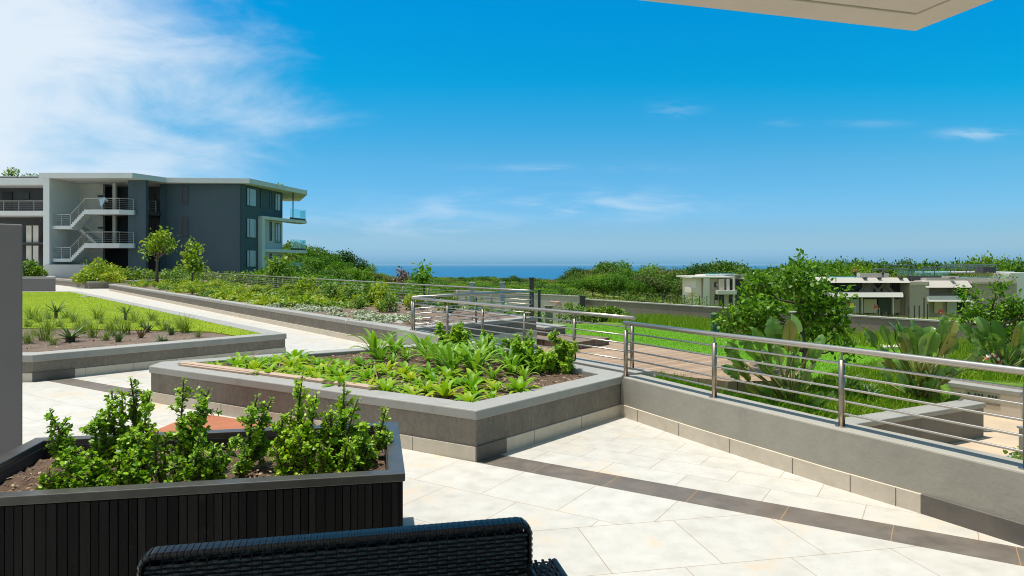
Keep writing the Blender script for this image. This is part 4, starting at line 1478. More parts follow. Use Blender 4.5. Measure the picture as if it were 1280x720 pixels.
def house_row():
    D = 104.0
    r = thing('terrace_villa', 'long two storey beige villa row with roof terraces and deep balconies', 'house', (bx(1150, D), D, -5.5))
    of = (bx(1150, D), D, -5.5)

    def pr(name, px0, px1, y0, y1, d0, d1, mat, parent=None, y0r=None):
        x0, x1 = bx(px0, d0), bx(px1, d0)
        mb = MB(); mb.prism([(x0, d0), (x1, d0), (x1, d1), (x0, d1)], bz(y1, d0), bz(y0, d0))
        return mb.build(name, M[mat], parent or r, off=of)
    def slope(name, px0, px1, y0, y1, d0, d1, lean, mat):  # front face shaped to lean back and catch the high sun
        x0, x1 = bx(px0, d0), bx(px1, d0)
        za, zb = bz(y1, d0), bz(y0, d0)
        mb = MB()
        mb.add([(x0, d0, za), (x1, d0, za), (x1, d1, za), (x0, d1, za), (x0, d0 + lean, zb), (x1, d0 + lean, zb), (x1, d1, zb), (x0, d1, zb)],
               [(3, 2, 1, 0), (4, 5, 6, 7), (0, 1, 5, 4), (1, 2, 6, 5), (2, 3, 7, 6), (3, 0, 4, 7)])
        return mb.build(name, M[mat], r, off=of)
    # left half
    pr('back_wall', 1020, 1137, 352, 396, 106, 107, 'bld_dark')  # dark colour holds the shade behind the deep balconies
    slope('roof', 1018, 1138, 347.5, 353.5, 103, 112, .9, 'house_pale')
    b = slope('balcony', 1038, 1130, 365.5, 371.5, 102.6, 106, .35, 'villa_lit')
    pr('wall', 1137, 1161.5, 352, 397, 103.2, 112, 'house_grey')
    pr('wall', 1137.5, 1160.5, 352.2, 356, 103.1, 103.3, 'house_beige')
    pr('back_wall', 1161, 1216, 354, 397, 106, 107, 'house_grey')
    slope('roof', 1158, 1216, 351, 359.5, 102.8, 112, 1.2, 'house_pale')
    slope('balcony', 1161, 1216, 370, 377, 102.6, 106, .4, 'villa_lit')
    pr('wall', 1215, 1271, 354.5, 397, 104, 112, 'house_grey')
    pr('roof', 1215, 1271, 351.5, 354.5, 103.5, 112, 'house_beige')
    # upper openings: panels with room shade painted into the dark ones; chevron screens
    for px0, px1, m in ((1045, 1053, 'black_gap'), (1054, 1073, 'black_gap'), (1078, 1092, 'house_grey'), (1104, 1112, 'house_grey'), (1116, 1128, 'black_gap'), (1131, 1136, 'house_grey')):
        pr('opening', px0, px1, 354, 366, 105.8, 106.1, m)
    for c in (1079, 1095, 1100, 1112, 1192, 1209):
        s = 1 if c in (1079, 1100, 1192) else -1
        d0 = 105.2
        mb = MB()
        for k in range(2):
            a = Vector((bx(c - 4.5, d0), d0, bz(365 if s > 0 else 356, d0))); bb = Vector((bx(c + 4.5, d0), d0, bz(356 if s > 0 else 365, d0)))
            mb.tube([a, bb], 0.18, 4)
        mb.build('screen_brace', M['house_beige'], r, off=of)
    pr('opening', 1196, 1208, 359, 369, 105.8, 106.1, 'window')
    for px in (1041, 1077, 1116):
        pr('column', px, px + 1.6, 372, 392, 103.3, 103.6, 'house_pale')
    for px0, px1, m in ((1046, 1062, 'house_grey'), (1064, 1074, 'curtained'), (1080, 1096, 'house_beige'), (1098, 1114, 'window'), (1118, 1136, 'house_grey'),
                        (1168, 1178, 'house_beige'), (1184, 1196, 'curtained'), (1198, 1214, 'window')):
        pr('ground_opening', px0, px1, 374, 391, 105.7, 106.05, m)
    # roof terrace: parapets, glass, planting, pergolas
    pr('parapet', 1075, 1111, 341.5, 348, 106, 107, 'house_pale')
    pr('parapet', 1158, 1270, 347.5, 351.2, 104.5, 108, 'house_pale')
    pr('glass_rail', 1032, 1075, 345, 348, 104, 104.1, 'glass_teal')
    pr('glass_rail', 1122, 1186, 338.5, 346, 109.2, 109.3, 'glass_teal')
    pr('glass_rail', 1198, 1262, 345.5, 349, 104.6, 104.7, 'glass_teal')
    pr('terrace_wall', 1140, 1200, 345, 351, 106, 108, 'bld_dark')
    pr('terrace_wall', 1178, 1199, 345, 349, 105.8, 106, 'house_beige')
    pr('far_roof', 1180, 1268, 339.5, 341.5, 112, 120, 'bld_pale')
    pr('water_tank', 1229, 1245, 333.8, 341, 110, 112, 'bld_dark')
    pr('end_wall', 1263, 1300, 341, 380, 108, 116, 'bld_white')

    def pergola(px0, px1, yt, yb, d, n):
        mb = MB()
        x0, x1 = bx(px0, d), bx(px1, d)
        z1, z0 = bz(yt, d), bz(yb, d)
        for yy in (0, 3.0):
            mb.box(((x0 + x1) / 2, d + yy, z1), (x1 - x0, .12, .14))
            for i in range(n):
                x = lin(x0, x1, i / (n - 1))
                mb.box((x, d + yy, (z0 + z1) / 2 - .02), (.12, .1, z1 - z0 - .1))
        for i in range(n):
            x = lin(x0, x1, i / (n - 1))
            mb.box((x, d + 1.5, z1 + .1), (.1, 3.1, .07))
        mb.build('pergola', M['pergola'], r, off=of)
    pergola(1104, 1168, 336.7, 349, 106.5, 3)
    pergola(1119, 1143, 331.8, 340, 112, 2)
    pergola(1168, 1228, 334.2, 342, 111, 4)
    pergola(1194, 1246, 331.2, 338, 116, 6)
    for px in (1080, 1098, 1125, 1190):
        pr('roof_vent', px, px + 4.5, 346.8, 348.2, 103.4, 104, 'frame_dark')
    crown_mesh('roof_planting', 900, [((bx(1120, 107) - of[0], 107 - of[1], bz(344.5, 107) - of[2]), (1.6, .6, .35)), ((bx(1140, 107) - of[0], 107 - of[1], bz(344, 107) - of[2]), (2.5, .6, .4)),
                                      ((bx(1215, 106) - of[0], 106 - of[1], bz(345.5, 106) - of[2]), (2.6, .7, .4)), ((bx(1235, 106) - of[0], 106 - of[1], bz(345, 106) - of[2]), (3, .7, .5)), ((bx(1250, 106) - of[0], 106 - of[1], bz(346, 106) - of[2]), (3, .7, .4))],
               0.25, M['wood_olive'], r, 51)


house_row()


def person(name, label, px, pyf, d, h, shirt, seed):
    """small standing figure, one continuous skinned body"""
    x = bx(px, d); z = bz(pyf, d)
    k = h / 1.75
    J = {'pel': (0, 0, .95), 'ch': (0, .01, 1.25), 'nk': (0, 0, 1.46), 'hd': (0, -.01, 1.58), 'ht': (0, 0, 1.72),
         'lh': (.1, 0, .9), 'lk': (.11, -.02, .5), 'la': (.11, 0, .09), 'lt': (.12, -.14, .04),
         'rh': (-.1, 0, .9), 'rk': (-.12, -.05, .5), 'ra': (-.13, 0, .09), 'rt': (-.14, -.14, .04),
         'ls': (.19, 0, 1.4), 'le': (.26, .02, 1.12), 'lw': (.24, -.12, .9), 'rs': (-.19, 0, 1.4), 're': (-.27, .02, 1.12), 'rw': (-.22, -.18, .95)}
    rad = {'pel': .15, 'ch': .15, 'nk': .06, 'hd': .1, 'ht': .07, 'lh': .09, 'lk': .06, 'la': .045, 'lt': .04, 'rh': .09, 'rk': .06, 'ra': .045, 'rt': .04,
           'ls': .065, 'le': .048, 'lw': .035, 'rs': .065, 're': .048, 'rw': .035}
    ed = [('pel', 'ch'), ('ch', 'nk'), ('nk', 'hd'), ('hd', 'ht'), ('pel', 'lh'), ('lh', 'lk'), ('lk', 'la'), ('la', 'lt'), ('pel', 'rh'), ('rh', 'rk'), ('rk', 'ra'), ('ra', 'rt'),
          ('ch', 'ls'), ('ls', 'le'), ('le', 'lw'), ('ch', 'rs'), ('rs', 're'), ('re', 'rw')]

    def skin(nm, keys, edges, m, parent, grow=1.0):
        ks = list(keys)
        me = bpy.data.meshes.new(nm)
        me.from_pydata([tuple(q * k for q in J[a]) for a in ks], [(ks.index(a), ks.index(b)) for a, b in edges], [])
        o = link(nm, me, m, parent)
        sk = o.modifiers.new('skin', 'SKIN')
        for i, a in enumerate(ks):
            o.data.skin_vertices[0].data[i].radius = (rad[a] * k * grow, rad[a] * k * grow)
        o.data.skin_vertices[0].data[0].use_root = True
        sb = o.modifiers.new('sub', 'SUBSURF'); sb.levels = 1; sb.render_levels = 1
        return o
    r = thing('person', label, 'person', (x, d, z))
    skin('body', J.keys(), ed, M['skin'], r)
    skin('shirt', ['pel', 'ch', 'ls', 'le', 'rs', 're'], [('pel', 'ch'), ('ch', 'ls'), ('ls', 'le'), ('ch', 'rs'), ('rs', 're')], shirt, r, 1.18)
    skin('trousers', ['pel', 'lh', 'lk', 'la', 'rh', 'rk', 'ra'], [('pel', 'lh'), ('lh', 'lk'), ('lk', 'la'), ('pel', 'rh'), ('rh', 'rk'), ('rk', 'ra')], M['dark_cloth'], r, 1.2)
    mb = MB(); mb.tube([(0, .02 * k, 1.60 * k), (0, .02 * k, 1.70 * k), (0, .01 * k, 1.76 * k)], [.115 * k, .11 * k, .05 * k], 10)
    mb.build('hair', M['dark_cloth'], r, smooth=True)


person('person', 'tiny person in a red shirt standing on the villa roof terrace', 1068.5, 347.4, 105, 1.6, M['red'], 1)
person('person', 'tiny person in dark clothes beside the pale roof parapet', 1103.5, 347.4, 105, 1.4, M['dark_cloth'], 2)

# bits and pieces on the villa patios
for i, (px, py, c, lb) in enumerate(((1050, 380, 'yellow', 'yellow cushioned patio chair under the long balcony, left end'), (1066, 381, 'yellow', 'yellow cushioned patio chair right of the white patio bundle'),
                                     (1096, 383, 'terracotta', 'orange patio chair between two pale columns'), (1177, 389, 'red', 'red patio chair by the right ground floor opening'))):
    d = 102.6
    x = bx(px, d); z0 = terrain_z(x, d) - .05
    r = thing('patio_chair', lb, 'chair', (x, d, z0))
    s = 0.9
    hh = max(.45, bz(py, d) - z0 - .3)
    mb = MB(); mb.box((0, 0, hh), (.6, .6, .12)); mb.build('seat', M[c], r, bevel=.03)
    mb = MB(); mb.box((0, .27, hh + .3), (.6, .1, .5)); mb.build('backrest', M[c], r, bevel=.04)
    for sx in (-.26, .26):
        for sy in (-.25, .25):
            mb = MB(); mb.box((sx, sy, hh / 2 - .03), (.06, .06, hh - .06)); mb.build('leg', M['grey_metal'], r)

# ================================================================== far wood and scrub
WOODG = 'trees of the coastal wood'
protos = []
for k in range(7):
    rr = random.Random(100 + k)
    blobs = []
    nb = rr.randint(6, 9)
    for i in range(nb):
        a = rr.uniform(0, 2 * math.pi); q = rr.uniform(0.2, 1.9)
        blobs.append(((q * math.cos(a), q * math.sin(a), rr.uniform(1.4, 2.6) + (1.9 - q) * .55), (rr.uniform(.7, 1.25), rr.uniform(.7, 1.25), rr.uniform(.5, .95))))
    m = ('wood_far', 'wood_bright', 'wood_olive', 'wood_far', 'wood_bright', 'wood_olive', 'wood_bright')[k]
    protos.append((rr, blobs, m))


def wood_tree(k, loc, sc, label, rz=None):
    rr, blobs, m = protos[k]
    if isinstance(protos[k][0], bpy.types.Object): pass
    key = 'p%d' % k
    if key not in wood_tree.made:
        t = tree('wood_tree', label, 'tree', loc, 3.4, 0.09, blobs, 3400, 0.21, m, 200 + k, WOODG, 'quad', 6, (.1, .1), .75, .62, 4)
        wood_tree.made[key] = t
    else:
        t = dup(wood_tree.made[key], loc, label=label)
    t.rotation_euler = (0, 0, rnd.uniform(0, 6.28) if rz is None else rz)
    t.scale = (sc[0], sc[0] * rnd.uniform(.9, 1.1), sc[1])
    return t


wood_tree.made = {}
LBL = {'wood_far': 'dark green rounded tree of the coastal wood', 'wood_bright': 'bright green rounded tree of the coastal wood', 'wood_olive': 'dull olive rounded tree of the coastal wood'}
# skyline heights (photo pixel rows) by column, used to size the trees that stand there
SKY = [(330, 308), (385, 310), (415, 318), (440, 322), (455, 334), (475, 341), (500, 347), (540, 352), (580, 354), (610, 348), (660, 348), (700, 346), (730, 336), (765, 332), (790, 340), (815, 336), (840, 339),
       (860, 336), (880, 334), (905, 331), (925, 338), (945, 345), (965, 337), (1000, 335), (1040, 331), (1060, 331), (1085, 333), (1110, 336), (1135, 332), (1160, 338), (1200, 334), (1230, 331), (1260, 334), (1300, 332), (1360, 330)]


def skyrow(px):
    for (a, ya), (b, yb) in zip(SKY[:-1], SKY[1:]):
        if a <= px <= b: return lin(ya, yb, (px - a) / (b - a))
    return SKY[0][1] if px < SKY[0][0] else SKY[-1][1]


def wood_row(px0, px1, d, step, drop, ks, jit=1.0):
    px = px0
    while px < px1:
        dd = d * rnd.uniform(.95, 1.06)
        x = bx(px, dd); z0 = terrain_z(x, dd) - 0.3
        top = bz(skyrow(px) + drop + rnd.uniform(-3.0, 4.0) * jit, dd)
        h = max(1.6, top - z0)
        k = rnd.choice(ks)
        w = rnd.uniform(.95, 1.35) * min(2.0, max(.8, h / 3.6))
        wood_tree(k, (x, dd, z0), (w, h / 3.45), LBL[protos[k][2]])
        px += step * rnd.uniform(.7, 1.3) * w * 100 / dd


for d_, dr_, ks_ in ((134, 0, [1, 0, 2, 6]), (124, 6, [4, 2, 1, 0]), (114, 12, [1, 4, 2, 6]), (104, 19, [4, 6, 2, 1]), (94, 26, [1, 4, 6, 0]), (84, 33, [4, 6, 1]), (75, 39, [1, 6, 2])):
    wood_row(322, 545, d_, 17, dr_, ks_)
for d_, dr_, ks_ in ((165, 0, [0, 3, 2, 0, 4]), (150, 3, [0, 3, 4, 2]), (138, 7, [0, 1, 2, 4, 3]), (127, 11, [0, 4, 2, 6]), (117, 15, [1, 4, 6, 2, 0]), (108, 19, [4, 1, 2, 0]), (98, 24, [4, 6, 1])):
    wood_row(535, 935 if d_ > 110 else 700, d_, 20, dr_, ks_)
wood_row(930, 1400, 172, 12, 0, [0, 3, 1, 4])
wood_row(930, 1400, 162, 12, 2, [0, 3, 1, 4])
wood_row(930, 1400, 150, 12, 5, [0, 3, 1, 4])
wood_row(930, 1050, 135, 20, 9, [0, 4, 6])
for d_, dr_ in ((126, 13), (118, 20), (110, 28), (100, 36)):
    wood_row(950, 1032, d_, 14, dr_, [0, 4, 6, 2])
wood_row(545, 690, 74, 26, 27, [1, 6, 4])
for d_, dr_ in ((62, 30), (52, 36), (42, 44)):
    wood_row(330, 610 if d_ > 50 else 560, d_, 22 if d_ > 50 else 30, dr_, [1, 4, 6, 0])


def bushes():
    grp = 'scrub bushes beyond the boundary wall'
    pr = None
    for i, (px, d, w, hrow, m) in enumerate(((776, 55, 1.4, 363, 'wood_far'), (800, 57, 1.6, 362, 'wood_olive'), (758, 62, 1.2, 366, 'wood_olive'), (815, 60, 1.2, 364, 'wood_far'),
                                            (838, 66, 1.5, 366, 'wood_olive'), (716, 60, 1.4, 361, 'wood_bright'), (700, 52, 1.2, 364, 'wood_olive'), (735, 72, 1.6, 360, 'wood_olive'),
                                            (868, 70, 1.4, 369, 'wood_bright'), (850, 74, 1.3, 368, 'wood_olive'), (1000, 62, 1.4, 372, 'wood_bright'), (1050, 72, 1.5, 379, 'bush'), (1250, 60, 1.6, 385, 'bush'), (1190, 70, 1.2, 389, 'bush'),
                                            (890, 62, 1.0, 378, 'dry'), (910, 66, 1.0, 376, 'dry'), (1075, 64, 1.1, 388, 'dry'), (1092, 66, 1.2, 388, 'dry'), (1112, 64, 1.1, 389, 'dry'), (1128, 62, 1.0, 390, 'dry'))):
        x = bx(px, d); z0 = terrain_z(x, d) - .1
        h = max(.6, bz(hrow, d) - z0)
        nm = {'wood_far': 'dark', 'wood_olive': 'olive', 'wood_bright': 'bright green', 'bush': 'yellow green', 'dry': 'bare brown'}[m]
        tree('scrub_bush', nm + ' bush in the scrub beyond the boundary wall', 'bush', (x, d, z0), h, .04,
             [((-.5 * w, 0, h * .5), (w * .7, w * .7, h * .5)), ((.5 * w, .1, h * .45), (w * .7, w * .7, h * .45)), ((0, 0, h * .65), (w * .7, w * .6, h * .36))], 900 if m != 'dry' else 600, .17 if m != 'dry' else .13, m, 300 + i, grp, 'quad', 3, aspect=.7 if m != 'dry' else .2)


bushes()


def blades(name, pts, h, w, mat, kindlabel, cat, rng, lean=.35):
    pts = np.asarray(pts, float)
    n = len(pts)
    hh = h * rng.uniform(.55, 1.25, n)
    az = rng.uniform(0, 2 * np.pi, n)
    s = np.stack([np.cos(az), np.sin(az), np.zeros(n)], 1) * (w * rng.uniform(.6, 1.2, n))[:, None] / 2
    le = rng.uniform(0, 2 * np.pi, n); la = rng.uniform(.05, 1, n) * lean
    ld = np.stack([np.cos(le), np.sin(le), np.zeros(n)], 1)
    up = np.array([0, 0, 1.0])
    mid = pts + up * hh[:, None] * .55 + ld * (hh * la * .35)[:, None]
    tip = pts + up * (hh * (1 - .25 * la))[:, None] + ld * (hh * la)[:, None]
    v = np.stack([pts - s, pts + s, mid + s * .75, tip, mid - s * .75], 1).reshape(-1, 3)
    o = npmesh(name, v, 5, mat)
    return tag(o, kindlabel, cat, kind='stuff')


def sample_poly(poly, n, rng):
    xs, ys = [p[0] for p in poly], [p[1] for p in poly]
    out = []
    px = np.array(xs); py = np.array(ys)
    while len(out) < n:
        q = rng.random((n * 2, 2)) * [max(xs) - min(xs), max(ys) - min(ys)] + [min(xs), min(ys)]
        ins_ = np.zeros(len(q), bool)
        for i in range(len(poly)):
            ax_, ay = px[i], py[i]; bx_, by = px[i - 1], py[i - 1]
            c = ((ay > q[:, 1]) != (by > q[:, 1])) & (q[:, 0] < (bx_ - ax_) * (q[:, 1] - ay) / (by - ay + 1e-12) + ax_)
            ins_ ^= c
        out += q[ins_].tolist()
    return np.array(out[:n])


def on_ground(xy, lift=0.0):
    return np.array([(x, y, terrain_z(x, y) + lift) for x, y in xy])


# lawns and meadow
rg = np.random.default_rng(5)
near_band = [LPI[0], LPI[1], lin(LPI[1], LPI[2], .35), Vector((-17, 18)), Vector((-12, 10.5))]
lawnp = [p for p in sample_poly(lawn_poly, 60000, rg)]
q = np.array([(x, y, 0.355) for x, y in lawnp])
blades('raised_lawn_grass', q, .022, .010, M['blade_yellow'], 'short yellow green grass of the raised lawn', 'grass', rg, .8)
q = on_ground(sample_poly(lawn, 60000, rg), 0.045)
blades('garden_lawn_grass', q, .028, .014, M['blade_green'], 'short bright green grass of the garden lawn', 'grass', rg, .8)
tall = [edge_pt(18, 16.0), edge_pt(18, 19.3), edge_pt(-16, 19.3), edge_pt(-16, 16.6), edge_pt(-6, 16.3)]
q = on_ground(sample_poly(tall, 26000, rg), 0)
blades('tall_grass', q, .40, .03, M['blade_meadow'], 'tall feathery grass strip along the boundary wall', 'grass', rg, .45)
meadow = [Vector((3.4, 9.75)), Vector((4.5, 11.4)), Vector((8.6, 16.2)), Vector((14.6, 21.0)), Vector((16.3, 20.4)), Vector((20, 15.5)), Vector((20, 13)), Vector((11.6, 14.3)), Vector((8.7, 14.5)), Vector((7.75, 11.72)), Vector((3.2, 9.38))]
q = on_ground(sample_poly(meadow, 50000, rg), 0)
blades('meadow_grass', q, .19, .022, M['blade_meadow'], 'loose meadow grass around the banana leaf plants', 'grass', rg, .8)
fill = [edge_pt(2.6, .9), edge_pt(2.6, 3.3), edge_pt(1.3, 3.6), Vector((4.4, 11.4)), Vector((4.9, 10.35)), Vector((3.1, 9.45)), edge_pt(-.6, .5)]
q = on_ground(sample_poly(fill, 9000, rg), 0)
blades('bank_grass', q, .26, .018, M['blade_green'], 'green grass on the bank behind the grey wall', 'grass', rg, .7)
mid_scrub = [edge_pt(30, 21), edge_pt(-10, 21), edge_pt(-16, 60), edge_pt(20, 75)]
q = on_ground(sample_poly(mid_scrub, 26000, rg), 0)
blades('scrub_grass', q, .8, .10, M['blade_meadow'], 'rough straw coloured grass beyond the boundary wall', 'grass', rg, .5)

# thin fence in front of the villas
fc = thing('wire_fence', 'thin dark post and wire fence beyond the boundary wall', 'fence', (bx(880, 60), 60, -2))
fo = (bx(880, 60), 60, -2)
prev = None
wire = MB()
for i in range(14):
    px = 810 + i * 9.2; d = lin(60, 54, i / 13)
    x = bx(px, d); z0 = terrain_z(x, d)
    h = max(1.2, bz(366.5 + i * .4, d) - z0)
    mb = MB(); mb.tube([(x, d, z0 - .1), (x, d, z0 + h)], 0.035, 6); mb.build('post', M['dark_post'], fc, off=fo)
    if prev:
        for t in (.4, .7, .98): wire.tube([(prev[0], prev[1], prev[2] + prev[3] * t), (x, d, z0 + h * t)], .008, 3)
    prev = (x, d, z0, h)
wire.build('wire', M['dark_post'], fc, off=fo)
gt = thing('dark_fence', 'dark upright fence posts before the villa row', 'fence', (bx(1150, 70), 70, -3))
go = (bx(1150, 70), 70, -3)
for px, y in ((1130, 368), (1136, 384), (1143, 382), (1149, 382), (1155, 372), (1159.5, 380)):
    x = bx(px, 70); z0 = terrain_z(x, 70)
    mb = MB(); mb.tube([(x, 70, z0 - .1), (x, 70, bz(y, 70))], .07, 6); mb.build('post', M['dark_post'], gt, off=go)

# ================================================================== garden tree and big leaved plants
def garden_tree(label, px, d, blobs_px, trunk_px, nleaf, size, seed, leafm='tree_leaf', base_z=None, name='garden_tree'):
    x = bx(px, d); z0 = terrain_z(x, d) if base_z is None else base_z
    r = thing(name, label, 'tree', (x, d, z0))
    rr = random.Random(seed)
    blobs = []
    for (cx, cy, rx, ry) in blobs_px:
        c = Vector((bx(cx, d) - x, rr.uniform(-.5, .5), bz(cy, d) - z0))
        k_ = rr.uniform(.68, .92)
        blobs.append((tuple(c), (rx * k_ * d / F, rx * k_ * d / F * .9, ry * k_ * d / F)))
    mb = MB()
    tips = [Vector((bx(a, d) - x, 0, bz(b, d) - z0)) for a, b in trunk_px]
    tr = .055
    mb.tube([(0, 0, -.2)] + [tuple(p) for p in tips], [tr * 1.2] + [lin(tr, tr * .35, (i + 1) / len(tips)) for i in range(len(tips))], 8)
    for b in blobs:
        c = Vector(b[0])
        st = min(tips, key=lambda p: abs(p.z - max(.5, c.z - .5)) + (p - c).length * .3)
        mid = lin(st, c, .5) + Vector((0, 0, -.06))
        mb.tube([st, mid, c + Vector((0, 0, b[1][2] * .5))], [.026, .016, .006], 6)
        for q in range(5):
            e = c + Vector((rr.uniform(-1, 1) * b[1][0], rr.uniform(-1, 1) * b[1][1], rr.uniform(-.6, .9) * b[1][2])) * .8
            mb.tube([lin(mid, c, rr.uniform(.2, 1)), e], [.009, .004], 4)
    mb.build('trunk', M['bark'], r, smooth=True)
    crown_mesh('crown', nleaf, blobs, size, M[leafm], r, seed, 'hex', .55, .25, 5)
    return r


garden_tree('bushy young garden tree with glossy leaves on the lawn edge', 1004, 12.4,
            [(995, 330, 14, 10), (985, 350, 28, 18), (958, 362, 26, 20), (1012, 358, 20, 20), (1030, 372, 18, 16), (930, 385, 26, 14), (912, 398, 22, 12), (965, 388, 30, 18), (1005, 388, 28, 20), (1030, 400, 16, 18), (940, 405, 24, 14), (985, 412, 24, 16), (1030, 418, 16, 16), (915, 410, 14, 10), (1045, 432, 12, 10), (1016, 338, 8, 7), (900, 392, 10, 8), (1048, 385, 10, 9), (970, 345, 10, 8), (1048, 412, 9, 10)],
            [(1003, 470), (1006, 440), (1003, 410), (998, 380), (995, 350)], 4700, .09, 71)
garden_tree('small leafy tree at the right picture edge beyond the railing', 1252, 16.8,
            [(1232, 356, 12, 8), (1228, 368, 16, 10), (1218, 388, 16, 12), (1248, 392, 22, 16), (1272, 385, 16, 18), (1290, 400, 20, 24), (1236, 412, 20, 12), (1212, 402, 12, 10), (1265, 418, 20, 14), (1262, 368, 8, 7), (1300, 375, 16, 16)],
            [(1250, 470), (1248, 440), (1246, 410), (1240, 385)], 3600, .085, 72)


def strelitzia(name, label, px, d, stems, seed, sc=1.0, dz=0.0):
    """stems: (tip pixel x, tip pixel y of blade, blade length px, blade width px, old?)"""
    x = bx(px, d); z0 = terrain_z(x, d) + dz
    r = thing(name, label, 'plant', (x, d, z0))
    rr = random.Random(seed)
    sticks = MB()
    jr = random.Random(seed + 5)
    stems = list(stems) + [(a + jr.uniform(-16, 16), b_ + jr.uniform(4, 26), c * jr.uniform(.7, .95), e * jr.uniform(.7, 1), int(jr.random() < .25)) for a, b_, c, e, g in stems + stems[::2]]
    for (tx, ty, bl, bw, o_) in stems:
        dy = rr.uniform(-.5, .45)
        tip = Vector((bx(tx, d) - x, dy, bz(ty - 9, d) - z0))
        base = Vector((rr.uniform(-.12, .12), rr.uniform(-.12, .12), 0))
        L = bl * d / F * .88
        Wd = bw * d / F * .78
        # blade starts below the tip
        dirv = (tip - base)
        hdir = Vector((dirv.x, dirv.y, 0))
        root = tip - (dirv.normalized() * .75 + Vector((0, 0, .35))).normalized() * L
        if root.z < .1: root.z = .1
        mid = lin(base, root, .5) - hdir * .12
        sticks.tube([base, mid, root], [.022, .018, .012], 6)
        # blade: curved grid with a raised edge and slits
        n = 12
        bdir = (tip - root).normalized()
        sd = bdir.cross(Vector((rr.uniform(-1.3, 1.3), -1 + rr.uniform(-.4, .4), rr.uniform(.1, .9)))).normalized()
        nn = sd.cross(bdir)
        mb = MB()
        droop = rr.uniform(.08, .45)
        pts = []
        for i in range(n + 1):
            t = i / n
            c = root + bdir * (L * t) + Vector((hdir.x * .25, hdir.y * .25, -1)) * (droop * L * t * t) + nn * 0.03 * math.sin(t * 3)
            w = Wd / 2 * (math.sin(math.pi * min(1, t * .93 + .04)) ** .62) * (1 if t < .98 else .15)
            pts.append((c, max(w, .004)))
        cup = rr.uniform(.25, .6)
        for sgn in (-1, 1):
            i = 0
            while i < n:
                seg = rr.choice((1, 1, 2, 2, 3)) if rr.random() < .85 else n
                j = min(n, i + seg)
                vs, fs = [], []
                sag = rr.uniform(-.55, .25)
                for k in range(i, j + 1):
                    c, w = pts[k]
                    shrink = .82 if (k == j and j < n) or (k == i and i > 0) else 1
                    m_ = c + sd * sgn * w * .55 + nn * w * cup * .6
                    e = c + sd * sgn * w * shrink + nn * w * (cup + sag) + Vector((0, 0, -.05 * w))
                    vs += [c, m_, e]
                for k in range(j - i):
                    a = k * 3
                    fs += [(a, a + 1, a + 4, a + 3), (a + 1, a + 2, a + 5, a + 4)]
                mb.add(vs, fs)
                i = j
        sticks.tube([p[0] - nn * .004 for p in pts], [lin(.012, .003, i / n) for i in range(n + 1)], 4)
        mb.build('leaf_blade', M['strelitzia_old' if o_ else 'strelitzia'], r, smooth=True)
    sticks.build('stalk', M['strelitzia_old'], r, smooth=True)
    return r


strelitzia('banana_leaf_plant', 'large banana leaf plant under the bushy young tree', 985, 10.7,
           [(965, 392, 62, 30, 0), (1000, 398, 52, 26, 0), (935, 402, 50, 26, 0), (915, 412, 44, 22, 0), (1020, 418, 50, 20, 0), (905, 432, 44, 22, 0), (945, 425, 52, 26, 0), (985, 420, 48, 24, 0), (1010, 440, 46, 22, 0), (925, 452, 44, 20, 1), (960, 445, 40, 22, 0), (1000, 462, 40, 20, 0), (975, 470, 36, 18, 0), (1020, 475, 34, 16, 1), (990, 488, 34, 18, 0), (945, 475, 36, 16, 0)], 81)
strelitzia('banana_leaf_plant', 'tall banana leaf plant with upright blades before the boundary wall', 1150, 12.2,
           [(1098, 398, 40, 17, 0), (1120, 396, 62, 22, 0), (1132, 392, 70, 24, 0), (1150, 394, 74, 28, 0), (1163, 390, 74, 26, 0), (1184, 396, 62, 26, 1), (1200, 420, 44, 20, 0), (1108, 432, 38, 18, 0), (1128, 442, 40, 20, 0), (1174, 424, 44, 24, 0), (1190, 446, 40, 20, 0), (1112, 462, 40, 18, 0), (1150, 446, 42, 22, 1), (1165, 462, 42, 22, 0), (1185, 470, 36, 18, 1), (1130, 474, 36, 18, 0), (1205, 436, 34, 16, 0), (1146, 480, 34, 18, 0)], 82)
strelitzia('banana_leaf_plant', 'banana leaf plant with drooping blades at the right picture edge', 1258, 15.2,
           [(1222, 398, 46, 18, 0), (1208, 404, 44, 16, 0), (1240, 402, 50, 20, 0), (1262, 396, 54, 20, 0), (1278, 392, 54, 22, 0), (1225, 432, 46, 18, 0), (1216, 446, 40, 14, 0), (1246, 434, 42, 18, 0), (1275, 428, 46, 20, 0), (1252, 452, 40, 18, 0), (1236, 456, 36, 16, 0), (1292, 410, 50, 22, 0), (1290, 445, 40, 18, 1), (1268, 462, 34, 16, 0)], 83)
for i, (px, py, lb) in enumerate(((1060, 462, 'spiky aloe in the grass left of the tall banana leaf plant'), (1084, 470, 'spiky aloe tucked against the tall banana leaf plant'))):
    p = P(px, py + 14, -0.55)
    o = rosette('aloe', 90 + i, 22, .5, .06, M['aloe'], (.2, 1.2), (.3, .9), 5, .4)
    o.location = (p.x, p.y, terrain_z(p.x, p.y)); tag(o, lb, 'aloe', 'aloes in the garden grass')

